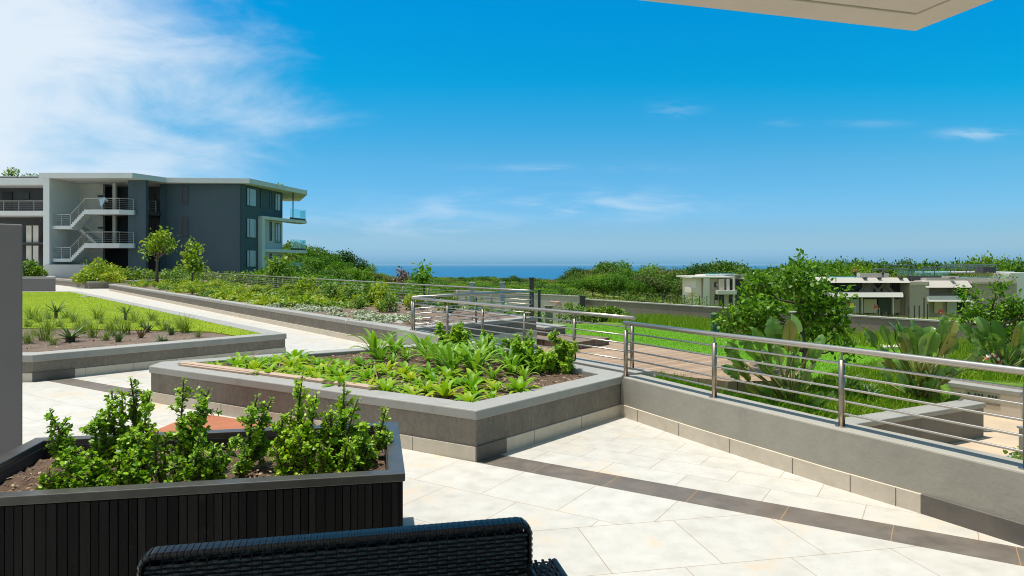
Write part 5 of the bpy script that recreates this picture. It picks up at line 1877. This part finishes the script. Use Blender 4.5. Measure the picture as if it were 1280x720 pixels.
# shrubs in the tall grass by the wall
for i, (px, py, w, h, lb) in enumerate(((716, 378, .9, 1.0, 'round leafy shrub in the tall grass left of the wall junction post'), (742, 384, .7, .6, 'low leafy shrub in the tall grass right of the wall junction post'),
                                        (757, 382, .6, .7, 'small leafy shrub in the tall grass under the dark wall'), (770, 384, .6, .6, 'rightmost low leafy shrub in the tall grass'), (655, 384, .9, .8, 'shrub beside the dark corner post'), (600, 374, 1.2, .8, 'broad shrub between the lavender posts'))):
    d = 33 if px > 700 else 24
    x = bx(px, d); z0 = terrain_z(x, d)
    h = max(h, bz(py, d) - z0)
    tree('garden_shrub', lb, 'shrub', (x, d, z0), h, .03, [((-.3 * w, 0, h * .5), (w * .6, w * .6, h * .45)), ((.35 * w, 0, h * .45), (w * .55, w * .6, h * .42)), ((0, 0, h * .75), (w * .4, w * .4, h * .25))], 500, .14, 'bush', 400 + i, None, 'hex', 3)

# ================================================================== plants in the large planter
MI = inset(MAIN, 0.30)
ZS = 0.42 - 0.05
pool_l = [rosette('lime_plant', 500 + k, 13 + k, .25, .054, M['lime'], (.35, 1.3), (.9, 2.0), 7, .28) for k in range(4)]
for o in pool_l: tag(o, 'lime green broad leafed rosette in the large planter', 'plant', 'lime leafed plants in the large planter')
lime_zone = [lin(MI[5], MI[0], .03), MI[0], lin(MI[0], MI[1], .45), lin(MI[0], MI[1], .45) + Vector((-.95, .9)), Vector((-1.9, 8.2)), Vector((-2.6, 8.75)), lin(MI[4], MI[3], .25), MI[4]]
spots = scatter(lime_zone, 100, .215, rnd, 12000)
for i, p in enumerate(spots):
    o = pool_l[i] if i < 4 else dup(pool_l[i % 4])
    o.location = (p[0], p[1], ZS); o.rotation_euler = (rnd.uniform(-.1, .1), rnd.uniform(-.1, .1), rnd.uniform(0, 6.28))
    s = rnd.choice((.65, .8, .9, 1.0, 1.15)); o.scale = (s, s, s * rnd.uniform(.8, 1.15))
dry_spots = scatter(lime_zone, 9, .5, rnd)
dp = rosette('dry_plant', 519, 9, .30, .022, M['dry'], (.1, 1.0), (.4, 1.6), 6, .2)
tag(dp, 'withered brown plant between the lime rosettes of the large planter', 'plant', 'withered plants in the large planter')
for i, p in enumerate(dry_spots):
    o = dp if i == 0 else dup(dp)
    o.location = (p[0], p[1], ZS); o.rotation_euler = (0, 0, rnd.uniform(0, 6.28))
pool_s = [rosette('strap_plant', 520 + k, 14, .52, .055, M['strap'], (.7, 1.35), (1.0, 1.9), 8, .3) for k in range(3)]
for o in pool_s: tag(o, 'arching strap leafed plant at the back of the large planter', 'plant', 'strap leafed plants in the large planter')
strap_zone = [lin(MI[0], MI[1], .55) + Vector((-.3, .3)), MI[2] + Vector((-.35, .3)), MI[3] + Vector((.05, -.3)), Vector((-2.1, 9.3)), Vector((-1.5, 8.3)), Vector((-.35, 7.2))]
spots = scatter(strap_zone, 28, .28, rnd)
for i, p in enumerate(spots):
    o = pool_s[i] if i < 3 else dup(pool_s[i % 3])
    o.location = (p[0], p[1], ZS); o.rotation_euler = (0, 0, rnd.uniform(0, 6.28))
    s = rnd.choice((.5, .65, .8, .95, 1.1)); o.scale = (s, s, s * rnd.uniform(.9, 1.3))


def spekboom(name, label, stems, seed, leaf=0.03, parent_loc=(0, 0, 0), mat='spek', group=None, dens=1.0):
    """stems: (base xyz, tip xyz, radius) relative; pairs of round leaves along every stem and side twig"""
    r = thing(name, label, 'shrub', parent_loc, group=group)
    rr = random.Random(seed)
    tw = MB()
    pos, ax, nm, ln = [], [], [], []

    def run(a, b, rad, bend, depth):
        a, b = Vector(a), Vector(b)
        ln_ = (b - a).length
        m = lin(a, b, .5) + Vector(bend)
        n = max(4, int(ln_ / .0105))
        pts = []
        for i in range(n + 1):
            t = i / n
            pts.append(a * (1 - t) ** 2 + m * 2 * t * (1 - t) + b * t * t)
        tw.tube(pts[::max(1, n // 6)] + [pts[-1]], [lin(rad, rad * .3, i / max(1, len(pts[::max(1, n // 6)]))) for i in range(len(pts[::max(1, n // 6)]) + 1)], 6)
        ph = rr.uniform(0, 3)
        for i in range(1 if depth else int(n * .12), n + 1):
            p = pts[i]
            d = (pts[min(n, i + 1)] - pts[max(0, i - 1)]).normalized()
            s1 = d.orthogonal().normalized(); s2 = d.cross(s1)
            for k in range(2 + (i % 2)):
                if rr.random() > .93 * dens: continue
                an = ph + i * 1.62 + k * 2.094 + rr.uniform(-.4, .4)
                o = s1 * math.cos(an) + s2 * math.sin(an)
                pos.append(p + o * rad * .5); ax.append(o + d * rr.uniform(.2, .8)); nm.append(d * .9 - o * .5 + Vector((rr.uniform(-.35, .35), rr.uniform(-.35, .35), .35)))
                ln.append(leaf * rr.uniform(.7, 1.25) * (0.75 if i > n * .88 else 1))
            if depth < 2 and i > 2 and rr.random() < (.46 if depth == 0 else .14) * dens and i < n * .93:
                an = rr.uniform(0, 6.28)
                o = s1 * math.cos(an) + s2 * math.sin(an)
                L = max(.03, ln_ * rr.uniform(.10, .34) * (1 - .65 * i / n))
                run(p, p + (o * .9 + d * .5).normalized() * L, rad * .45, o * .02, depth + 1)
    for a, b, rad in stems:
        run(a, b, rad, (rr.uniform(-.04, .04), rr.uniform(-.04, .04), 0), 0)
    tw.build('stem', M['twig'], r, smooth=True)
    v, k = leaves([tuple(p) for p in pos], [tuple(p) for p in ax], [tuple(p) for p in nm], np.array(ln), np.array(ln) * np.random.default_rng(seed).uniform(.6, .95, len(ln)), 'hex')
    npmesh('foliage', v, k, M[mat], r)
    return r


def bp(px, py, dep):
    """point above the black planter at distance dep"""
    return Vector(((px - 640) * dep / F, dep, CAMZ - (py - HOR) * dep / F))


ZP = BH - 0.10
specs = [
    ('low sprawling succulent shrub at the left end of the black planter', [((100, 600), (62, 512), 3.35), ((110, 600), (78, 545), 3.45), ((120, 602), (70, 590), 3.25), ((105, 604), (88, 572), 3.2), ((80, 606), (62, 585), 3.15), ((95, 606), (108, 590), 3.12), ((140, 600), (100, 560), 3.3), ((130, 600), (120, 520), 3.5)]),
    ('broad upright succulent shrub with several stems left of centre in the black planter', [((150, 596), (140, 488), 3.6), ((165, 596), (163, 472), 3.6), ((172, 596), (188, 492), 3.55), ((160, 598), (120, 530), 3.5), ((150, 598), (175, 545), 3.4)]),
    ('slender succulent shrub with a bare dark stem in the black planter', [((226, 598), (230, 472), 3.55), ((226, 590), (262, 486), 3.6), ((205, 598), (198, 538), 3.4), ((232, 598), (276, 556), 3.4)]),
    ('low spreading succulent shrub around the front middle of the black planter', [((245, 598), (250, 540), 3.35), ((255, 600), (292, 560), 3.4), ((190, 602), (160, 566), 3.3), ((200, 602), (222, 574), 3.28), ((140, 606), (112, 582), 3.25)]),
    ('narrow pair of succulent stems right of the gap in the black planter', [((308, 590), (322, 494), 3.65), ((312, 590), (340, 498), 3.7), ((305, 592), (308, 556), 3.5)]),
    ('tall bushy succulent shrub right of centre in the black planter', [((372, 586), (378, 470), 3.7), ((384, 586), (396, 492), 3.65), ((360, 588), (352, 520), 3.6), ((390, 588), (372, 540), 3.5), ((366, 590), (340, 558), 3.45)]),
    ('dense succulent shrub at the right end of the black planter', [((425, 582), (430, 474), 3.8), ((430, 582), (448, 498), 3.75), ((420, 584), (412, 508), 3.7), ((440, 584), (458, 530), 3.6), ((428, 586), (436, 548), 3.5), ((415, 586), (400, 550), 3.5)]),
    ('short leaning succulent shrub over the right rim of the black planter', [((462, 572), (482, 512), 3.85), ((462, 572), (470, 540), 3.75), ((452, 578), (462, 556), 3.6)]),
]
for i, (lb, stl) in enumerate(specs):
    b0 = stl[0]
    dep = b0[2]
    st = []
    root = None
    for (b, t, dp) in stl:
        bx_ = (b[0] - 640) * dp / F
        base = Vector((bx_, dp, ZP - .02)); tip = bp(t[0], t[1], dp)
        # keep the base inside the box
        rel = Vector((base.x, base.y)) - BO
        uu, vv = rel.dot(BU), rel.dot(BV)
        uu = min(1.9, max(.16, uu)); vv = min(.92, max(.16, vv))
        q = BO + BU * uu + BV * vv
        base = Vector((q.x, q.y, ZP - .02))
        if root is None: root = base.copy()
        st.append((base - root, tip - root, .009))
        jr = random.Random(int(b[0] * 31 + t[0]))
        for q_ in range(1 + (i in (0, 1, 3, 5, 6))):
            st.append((base - root + Vector((jr.uniform(-.035, .035), jr.uniform(-.03, .03), 0)), lin(base, tip, jr.uniform(.55, .92)) - root + Vector((jr.uniform(-.07, .07), jr.uniform(-.06, .06), 0)), .007))
    spekboom('succulent_shrub', lb, st, 600 + i, 0.0235, tuple(root), 'spek', 'succulent shrubs in the black planter')

for i, (px, d, h, lb) in enumerate(((574, 9.2, .42, 'dark leafed shrub at the back left of the large planter'), (646, 8.5, .45, 'dark leafed shrub behind the strap leaved plants'), (560, 10.0, .4, 'dark leafed shrub nearest the corner of the steel rails'),
                                    (618, 9.2, .38, 'dark leafed shrub half hidden at the back of the large planter'), (700, 7.75, .50, 'dark leafed shrub at the right end of the large planter'), (652, 7.9, .5, 'upright dark leafed shrub in front of the second rail post'), (686, 7.75, .36, 'small dark leafed shrub right at the dry soil patch'))):
    rr = random.Random(700 + i)
    st = [((rr.uniform(-.06, .06), rr.uniform(-.05, .05), 0), (rr.uniform(-.2, .2), rr.uniform(-.12, .12), h * rr.uniform(.6, 1.05)), .008) for _ in range(5)]
    spekboom('small_shrub', lb, st, 710 + i, .045, (bx(px, d), d, ZS - .02), 'spek', None, .8)

# ================================================================== aloe bed in the left planter
ZL = 0.37 - 0.052
aloe_sp = [(88, 425, .42, .07, 'aloe', 'large pale aloe rosette on a dark stump in the lawn planter'), (70, 396, .48, .045, 'aloe', 'tall thin leaved aloe at the left of the lawn planter'),
           (157, 398, .42, .04, 'aloe', 'dark star shaped aloe on a stem in the lawn planter'), (176, 420, .26, .06, 'aloe_red', 'reddish upright aloe in the middle of the lawn planter'),
           (184, 413, .26, .06, 'aloe', 'dark upright aloe beside the reddish aloe'), (148, 425, .26, .06, 'aloe', 'grey green upright aloe left of the reddish aloe'), (202, 424, .2, .05, 'aloe', 'pale low aloe right of the reddish aloe'),
           (214, 416, .25, .05, 'aloe', 'dark spiky aloe near the right end of the bed')]
for i, (px, py, L, w, m, lb) in enumerate(aloe_sp):
    p = P(px, py + 4, ZL)
    up = i in (3, 4, 5, 7)
    o = rosette('aloe', 800 + i, 18 if not up else 13, L, w, M[m], (.9, 1.4) if up else (.15, 1.2), (-.1, .3) if up else (.2, .8), 5, .5,
                prof=lambda t: (1 - t) ** .8)
    o.location = (p.x, p.y, ZL + (.18 if i in (1, 2) else .06 if i == 0 else 0))
    tag(o, lb, 'aloe', 'aloes in the lawn planter')
    if i in (0, 1, 2):
        mb = MB(); mb.tube([(0, 0, -.2), (0, 0, .02)], [.07 if i == 0 else .035] * 2, 8); mb.build('stem', M['twig'], o)


def tuft_mesh(seed, n, h):
    rr = random.Random(seed)
    mb = MB()
    for i in range(n):
        az = rr.uniform(0, 6.28)
        curve_leaf(mb, (rr.uniform(-.05, .05), rr.uniform(-.05, .05), 0), az, h * rr.uniform(.5, 1.15), .007, rr.uniform(.9, 1.5), rr.uniform(.4, 1.7), 5, None, .1)
    return mb.build('grass_tuft', M['tuft'], smooth=True)


pool_t = [tuft_mesh(820 + k, 80, .40) for k in range(3)]
for o in pool_t: tag(o, 'fine leaved grass tuft in the aloe bed of the lawn planter', 'grass tuft', 'grass tufts in the aloe bed')
tpx = [(36, 428), (34, 408), (56, 424), (66, 430), (50, 402), (74, 408), (92, 402), (106, 404), (116, 420), (132, 424), (127, 404), (136, 412), (145, 404), (168, 402), (198, 406), (190, 400), (232, 414), (248, 420), (112, 410), (84, 396), (60, 398), (44, 418), (122, 398), (156, 416), (206, 412), (98, 414), (40, 398), (62, 412), (104, 416), (140, 418), (178, 408), (226, 410)]
for i, (px, py) in enumerate(tpx):
    p = P(px, py + 3, ZL)
    o = pool_t[i] if i < 3 else dup(pool_t[i % 3])
    o.location = (p.x, p.y, ZL); o.rotation_euler = (0, 0, rnd.uniform(0, 6)); s = rnd.uniform(.55, 1.1); o.scale = (s * rnd.uniform(.9, 1.4), s * 1.2, s)
def litter(name, label, poly, z, n, size, mat):
    r_ = np.random.default_rng(77)
    xy = sample_poly(poly, n, r_)
    pos = np.column_stack([xy, np.full(n, z) + r_.uniform(.002, .012, n)])
    ax = unit(n, r_) * [1, 1, .25]; nm = unit(n, r_) * .35 + [0, 0, 1]
    L = size * r_.uniform(.4, 1.4, n)
    v, k_ = leaves(pos, ax, nm, L, L * r_.uniform(.25, .7, n), 'quad')
    tag(npmesh(name, v, k_, mat), label, 'litter', kind='stuff')


M['litter'] = leaf_mat('litter', [(0.10, 0.065, 0.04), (0.20, 0.13, 0.08), (0.32, 0.22, 0.14), (0.42, 0.33, 0.22)], 0.9, 0.05, 0.1)
litter('bark_litter', 'loose bark chips on the soil of the aloe bed', [LPI[0], LPI[1] + Vector((-.5, -.6)), Vector((-6.5, 12.6)), Vector((-12, 13.5)), Vector((-16, 11))], ZL, 9000, .05, M['litter'])
litter('leaf_litter', 'dry leaf bits on the soil of the large planter', MI, ZS, 3500, .045, M['litter'])
litter('dry_litter', 'dry leaf bits on the soil of the long planter', [LI_ for LI_ in inset(LONG, .3)], .37, 9000, .07, M['litter'])
bb_ = [BO + BU * a_ + BV * b_ for a_, b_ in ((.1, .1), (1.95, .1), (1.95, .98), (.1, .98))]
litter('soil_crumbs', 'soil crumbs and dry bits in the black planter', bb_, ZP + .012, 1600, .022, M['litter'])
# sprinkler cap in the lawn
p = P(107, 371, .37)
mb = MB(); mb.tube([(p.x, p.y, .33), (p.x, p.y, .40)], .16, 16); tag(mb.build('irrigation_cover', M['pale_slab']), 'round pale cap set in the raised lawn', 'cover')

# ================================================================== long planter planting
LI = inset(LONG, .32)


def lp(t, w):
    """t along the planter (0 near .. 1 far), w across (0 path side .. 1 rail side)"""
    a = lin(LI[0], LI[3], t); b = lin(LI[1], LI[2], t)
    q = lin(a, b, w)
    return q


# silver ground cover near end
pool_g = []
for k in range(3):
    rr = random.Random(840 + k)
    bl = [((rr.uniform(-.1, .1), 0, .05), (.30, .27, .13)) for _ in range(1)]
    o = crown_mesh('silver_plant', 560, bl, .06, M['silver'], None, 850 + k, 'hex', .5, .05)
    tag(o, 'silvery low groundcover cushion at the near end of the long planter', 'plant', 'silvery cushions in the long planter')
    pool_g.append(o)
cnt = 0
for i in range(40):
    q = lp(rnd.uniform(.03, .28), rnd.uniform(.02, .34))
    o = pool_g[cnt] if cnt < 3 else dup(pool_g[cnt % 3]); cnt += 1
    o.location = (q.x, q.y, .36); o.rotation_euler = (0, 0, rnd.uniform(0, 6)); s = rnd.uniform(.7, 1.35); o.scale = (s, s, s * .65)
pool_c = []
for k in range(3):
    o = crown_mesh('groundcover_plant', 520, [((0, 0, .07), (.42, .4, .16))], .085, M['lush' if k else 'bush'], None, 870 + k, 'hex', .6, .05)
    tag(o, 'low yellow green groundcover clump in the long planter', 'plant', 'groundcover clumps in the long planter')
    pool_c.append(o)
for i in range(130):
    q = lp(rnd.uniform(.15, .97), rnd.uniform(.05, .8))
    o = pool_c[i] if i < 3 else dup(pool_c[i % 3])
    o.location = (q.x, q.y, .37); o.rotation_euler = (0, 0, rnd.uniform(0, 6)); sc_ = rnd.uniform(.8, 1.5); o.scale = (sc_, sc_, sc_ * rnd.uniform(.55, 1.0))
# loose stones on the dry near end
pool_r = []
for k in range(3):
    bm = bmesh.new(); bmesh.ops.create_icosphere(bm, subdivisions=2, radius=.07)
    rr = random.Random(860 + k)
    for v in bm.verts: v.co *= rr.uniform(.75, 1.2)
    for v in bm.verts: v.co.z *= .6
    me = bpy.data.meshes.new('stone'); bm.to_mesh(me); bm.free()
    o = link('stone', me, M['mulch' if k else 'wall_light']); tag(o, 'small rough stone on the dry soil of the long planter', 'stone', 'stones on the dry soil')
    pool_r.append(o)
for i in range(60):
    w = rnd.uniform(.05, .95); q = lp(rnd.uniform(-.0, .14), w)
    q = lin(lin(LI[0], LI[1], w), q, rnd.uniform(0.1, 1))
    o = pool_r[i] if i < 3 else dup(pool_r[i % 3])
    o.location = (q.x, q.y, .385); o.rotation_euler = (rnd.uniform(-.3, .3), 0, rnd.uniform(0, 6)); s = rnd.uniform(.5, 1.5); o.scale = (s, s, s)
# leafy shrubs along the rail and the lush far part
pool_b = []
for k in range(5):
    rr = random.Random(880 + k)
    h = .8
    bl = [((rr.uniform(-.25, .25), rr.uniform(-.25, .25), rr.uniform(.2, h)), (rr.uniform(.16, .3), rr.uniform(.16, .3), rr.uniform(.14, .24))) for _ in range(8)]
    m = 'lush' if k < 3 else 'bush'
    o = thing('leafy_shrub', ('yellow green' if k < 3 else 'mid green') + ' leafy shrub in the long planter', 'shrub', group='leafy shrubs in the long planter')
    mb = MB()
    for b in bl: mb.tube([(rr.uniform(-.05, .05), rr.uniform(-.05, .05), -.05), lin(Vector((0, 0, .2)), Vector(b[0]), .6), b[0]], [.014, .01, .005], 5)
    mb.build('stem', M['twig'], o)
    crown_mesh('foliage', 520, bl, .105, M[m], o, 890 + k, 'hex', .55, .3)
    pool_b.append(o)
used = set()


def put_shrub(k, q, s, sz=None):
    if k in used: o = dup(pool_b[k])
    else:
        o = pool_b[k]; used.add(k)
    o.location = (q.x, q.y, .35); o.rotation_euler = (0, 0, rnd.uniform(0, 6)); o.scale = (s, s, sz or s)


for t, w, s in ((.10, .8, .7), (.14, .72, .8), (.165, .80, 1.0), (.20, .75, .8), (.235, .7, .95), (.26, .8, .8), (.30, .72, .9), (.06, .86, .6)):
    put_shrub(rnd.choice((0, 3, 4)), lp(t, w), s)
for i in range(60):
    t = .27 + .70 * rnd.random() ** .85
    w = rnd.uniform(.03, .95)
    put_shrub(rnd.choice((0, 1, 2, 0, 1, 3)), lp(t, w), rnd.uniform(.42, .75) * (.75 if w < .3 else 1), rnd.uniform(.25, .5))
for i in range(26):
    t = rnd.uniform(.05, .45); w = rnd.uniform(.45, .95)
    put_shrub(rnd.choice((1, 3, 4)), lp(t, w), rnd.uniform(.35, .6), None)


# saplings and small trees near the building
def small_tree(label, px, d, base_row, blobs_px, n, size, mat, seed, tr=.05, z0=.4):
    x = bx(px, d)
    bl = []
    rr = random.Random(seed)
    for cx, cy, rx, ry in blobs_px:
        bl.append(((bx(cx, d) - x, rr.uniform(-.3, .3), bz(cy, d) - z0), (rx * d / F, rx * d / F, ry * d / F)))
    return tree('ornamental_tree', label, 'tree', (x, d, z0), bz(blobs_px[0][1], d) - z0, tr, bl, n, size, mat, seed, None, 'hex', 6, (.05, 0), .6, .2, 3)


small_tree('taller yellow green ornamental tree before the slate facade', 196, 42, 340, [(205, 295, 8, 4), (194, 302, 7, 4), (210, 302, 7, 4), (186, 314, 5, 3), (200, 309, 7, 4), (213, 311, 4, 2), (191, 309, 5, 3), (199, 296, 5, 3)], 560, .22, 'lush', 901, .09)
small_tree('shorter cone shaped yellow green tree before the slate facade', 240, 40, 342, [(240, 309, 5, 5), (240, 318, 8, 6), (242, 326, 10, 5), (239, 332, 10, 5), (246, 336, 8, 4)], 620, .21, 'lush', 902, .06)
small_tree('thin sapling with dark leaves behind the corner of the rails', 529, 21, 375, [(531, 334, 1.5, 4), (528, 341, 6, 4), (533, 344, 5, 5), (526, 350, 6, 5), (531, 352, 5, 4)], 260, .13, 'tree_leaf', 903, .03, -.3)
small_tree('leafy shrub beside the white balcony frame', 345, 40, 345, [(349, 326, 6, 4), (341, 330, 7, 5), (353, 333, 8, 5), (346, 338, 12, 5), (357, 340, 6, 4)], 500, .22, 'bush', 904, .05)
small_tree('bare purplish shrub in front of the sea', 503, 60, 352, [(501, 340, 4, 4), (505, 345, 5, 4), (500, 348, 4, 4)], 260, .2, 'dry', 905, .05, -1.0)
# planting in the two small planters
for i, (px, d, cz, w, h, m, lb) in enumerate(((38, 41.5, .85, .9, .95, 'bush', 'bright leafy shrub in the square dark planter'), (47, 41.2, .85, .6, .6, 'bush', 'low leafy shrub at the corner of the square dark planter'))):
    tree('planter_shrub', lb, 'shrub', (bx(px, d), d, cz), h, .03, [((-.3 * w, 0, h * .5), (w * .6, w * .5, h * .5)), ((.3 * w, 0, h * .4), (w * .6, w * .5, h * .4)), ((0, 0, h * .8), (w * .4, w * .4, h * .3))], 700, .15, m, 920 + i, None, 'hex', 3)
k = 0
for (px, d, w, h) in ((112, 46, .8, .8), (124, 48, 1.1, 1.6), (134, 50, 1.1, 1.3), (146, 52, 1.0, 1.0), (118, 50, .9, 1.2), (104, 48, .7, .6), (140, 46, .8, .7)):
    lb = ('yellow flecked shrub', 'tallest leafy shrub', 'wide leafy shrub', 'rear leafy shrub', 'middle leafy shrub', 'lowest corner shrub', 'front right shrub')[k] + ' in the low planter before the stairs'
    tree('planter_shrub', lb, 'shrub', (bx(px, d), d, .4), h, .03, [((-.4 * w, 0, h * .45), (w * .7, w * .6, h * .45)), ((.4 * w, 0, h * .4), (w * .7, w * .6, h * .4)), ((0, 0, h * .75), (w * .5, w * .5, h * .3))], 700, .16, 'lush', 930 + k, None, 'hex', 3)
    k += 1
for i, (px, d, w, h) in enumerate(((165, 52, 1.5, 1.2), (180, 55, 1.4, 1.0), (215, 52, 1.6, 1.0), (228, 56, 1.4, 1.1), (262, 52, 1.4, .9), (285, 54, 1.4, .8), (305, 50, 1.3, .8))):
    lb = ('grassy shrub under the slate pier', 'grassy shrub right of the slate pier', 'grassy shrub behind the taller ornamental tree', 'grassy shrub left of the cone shaped tree', 'grassy shrub right of the cone shaped tree', 'low shrub before the slate facade', 'low shrub at the corner of the slate block')[i]
    tree('facade_shrub', lb, 'shrub', (bx(px, d), d, .2), h, .03, [((-.5 * w, 0, h * .45), (w * .7, w * .6, h * .45)), ((.5 * w, 0, h * .4), (w * .7, w * .6, h * .4)), ((0, 0, h * .75), (w * .6, w * .5, h * .3))], 700, .17, 'bush', 950 + i, None, 'hex', 3)

# court bed plants
for i, (x, y, lb) in enumerate(((6.3, 8.55, 'low green plant at the near corner of the kerbed bed'), (6.8, 8.9, 'low green plant in the middle of the kerbed bed'), (7.2, 9.2, 'low green plant at the far side of the kerbed bed'), (6.0, 9.0, 'tiny green plant at the left tip of the kerbed bed'))):
    s = .6 if i == 3 else 1
    tree('bed_plant', lb, 'plant', (x, y, COURT_Z + .1), .4 * s, .015, [((-.15 * s, 0, .18 * s), (.24 * s, .22 * s, .16 * s)), ((.15 * s, .05, .15 * s), (.22 * s, .2 * s, .15 * s)), ((0, 0, .25 * s), (.18 * s, .16 * s, .12 * s))], 420, .06, 'bush', 970 + i, None, 'hex', 3)
mb = MB(); mb.box((0, 0, .38), (.16, .16, .76)); mb.build('shaft', M['grey_metal'], gp, bevel=.01)
mb = MB(); mb.box((0, 0, .77), (.19, .19, .03)); mb.build('cap', M['grey_metal'], gp, bevel=.006)


# ================================================================== rattan sofa in the shade
def rattan_mat():
    m, t = new_mat('rattan')
    geo = t.n('ShaderNodeNewGeometry')
    c = t.ramp(geo.outputs['Random Per Island'], [(0, (0.008, 0.008, 0.010)), (1, (0.016, 0.016, 0.019))])
    finish(t, c, 0.38, 0, None, 0.38)
    return m


M['rattan'] = rattan_mat()


def weave(mb, o, u, v, L, H, pitch=.030, row=.0125, amp=.0028, w=.0152, th=.0022):
    """basket weave: strands along u going over and under ribs along v; n = u x v"""
    n = u.cross(v)
    rows = int(H / row)
    k = int(L / (pitch / 2))
    for j in range(rows):
        vs, fs = [], []
        z = (j + .5) * row
        for i in range(k + 1):
            x = L * i / k
            y = amp * math.cos(math.pi * x / pitch + (math.pi if j % 2 else 0)) if True else 0
            c = o + u * x + v * z + n * y
            sq = .5 + .5 * abs(math.cos(math.pi * x / pitch))
            hw = w / 2 * (.72 + .28 * sq)
            vs += [c - v * hw, c + n * th, c + v * hw, c - n * th]
        for i in range(k):
            a = i * 4
            for q in range(4):
                b = (q + 1) % 4
                fs.append((a + q, a + b, a + 4 + b, a + 4 + q))
        mb.add(vs, fs)
    for i in range(int(L / pitch) + 1):
        c = o + u * (i + .5) * pitch
        if (i + .5) * pitch < L:
            mb.tube([c, c + v * H], .0026, 4)


def sofa():
    a = Vector((-1.045, 1.905, 0)); b = Vector((0.060, 2.150, 0))
    u = (b - a).normalized(); L = (b - a).length
    f = Vector((u.y, -u.x, 0))            # the way the sofa faces (towards the camera)
    a = a - f * .058
    Z = Vector((0, 0, 1))
    r = thing('rattan_sofa', 'black woven rattan sofa standing with its back to the black planter in the shade', 'sofa', (a.x, a.y, 0))

    def put(name, mb, parent=r, bevel=0, smooth=False, mat='rattan'):
        return mb.build(name, M[mat], parent, bevel=bevel, smooth=smooth, off=(a.x, a.y, 0))
    TOP = .776
    mb = MB(); weave(mb, a + Z * .12 + u * .012, u, Z, L - .024, TOP - .138); back = put('backrest', mb, smooth=False)
    # inner face, frame and rounded wrapped rim
    mb = MB(); weave(mb, a + f * .055 + Z * .20 + u * .012, u, Z, L - .024, TOP - .218); put('backrest_lining', mb)
    rim = MB()
    R_ = .03
    path = [a + u * .006 + Z * .10, a + u * .006 + Z * (TOP - R_)]
    for q in range(1, 6):
        an = math.pi / 2 * q / 6
        path.append(a + u * (.006 + R_ - R_ * math.cos(an)) + Z * (TOP - R_ + R_ * math.sin(an)))
    path2 = [a + u * (L - (p - a).dot(u)) + Z * p.z for p in path][::-1]
    full = path + [a + u * (R_ + .006) + Z * TOP] + [a + u * (L - R_ - .006) + Z * TOP] + path2
    dense = []
    for p, q in zip(full[:-1], full[1:]):
        n = max(1, int((q - p).length / .009))
        dense += [lin(p, q, i / n) for i in range(n)]
    dense.append(full[-1])
    # wrapped strands: short slanted bands across the rim
    vs, fs = [], []
    for i in range(len(dense) - 1):
        p, q = dense[i], dense[i + 1]
        d = (q - p).normalized()
        up = f.cross(d) * -1
        up = f.cross(d)
        if i % 1 == 0:
            e0, e1 = p + d * .0004, p + d * .0086
            h = .0035 if i % 2 else .0018
            ring0 = [e0 - f * .006, e0 - f * .006 + up * .0, e0 + f * .061]
            prof = [(-.007, -.003), (-.007, .004), (.004, .0085 + h), (.03, .0095 + h), (.054, .0085 + h), (.066, .004), (.066, -.003)]
            k = len(vs)
            for e in (e0, e1):
                for (y, z) in prof:
                    vs.append(e + f * (y + (.003 if i % 2 else 0)) + up * z)
            m_ = len(prof)
            for q_ in range(m_ - 1):
                fs.append((k + q_, k + q_ + 1, k + m_ + q_ + 1, k + m_ + q_))
            fs.append(tuple(k + x for x in range(m_))); fs.append(tuple(k + m_ + x for x in reversed(range(m_))))
    rim.add(vs, fs); put('back_rim', rim)
    # seat, arms, base
    DEP = .74
    mb = MB(); weave(mb, a + f * .06 + u * .01 + Z * .40, u, f, L - .02, DEP - .07); put('seat', mb)
    mb = MB(); weave(mb, a + f * DEP + u * .01 + Z * .10, u, Z, L - .02, .30); put('front_panel', mb)
    for s, x in ((0, -.075), (1, L + .0)):
        o_ = a + u * x + f * .03
        mb = MB()
        weave(mb, o_ + Z * .10, f, Z, DEP - .03, .542)
        weave(mb, o_ + u * .075 + Z * .10, f, Z, DEP - .03, .542)
        arm = put('arm', mb)
        mb = MB()
        weave(mb, o_ + Z * .648 - u * .008, f, u, DEP - .03, .092, .026, .0118, .0035, .0112, .0026)
        put('arm_top', mb, arm)
        mb = MB()
        for e_ in (o_ - u * .008, o_ + u * .084):
            mb.tube([e_ + Z * .642, e_ + f * (DEP - .03) + Z * .642], .0115, 8)
        put('arm_edge', mb, arm)
        mb = MB(); mb.prism([Vector((p.x, p.y)) for p in (o_ + u * .006, o_ + u * .069, o_ + u * .069 + f * (DEP - .03), o_ + u * .006 + f * (DEP - .03))], .10, .637); put('arm_core', mb, arm)
    for p in (a + f * .05 - u * .06, a + u * (L + .06) + f * .05, a + f * (DEP - .05) - u * .06, a + u * (L + .06) + f * (DEP - .05)):
        mb = MB(); mb.tube([(p.x, p.y, 0), (p.x, p.y, .11)], .022, 10); put('leg', mb)


sofa()


# ------------------------------------------------------------------ sea haze
def haze():
    m, t = new_mat('haze')
    v = t.n('ShaderNodeVolumePrincipled')
    v.inputs['Density'].default_value = 0.9e-5
    v.inputs['Color'].default_value = (0.50, 0.76, 0.97, 1)
    v.inputs['Anisotropy'].default_value = 0.0
    o = t.n('ShaderNodeOutputMaterial')
    t.put(o.inputs['Volume'], v.outputs[0])
    mb = MB(); mb.box((0, 75000, -24.0), (302000, 151400, 76))
    h = mb.build('haze', m)
    h['kind'] = 'stuff'


haze()
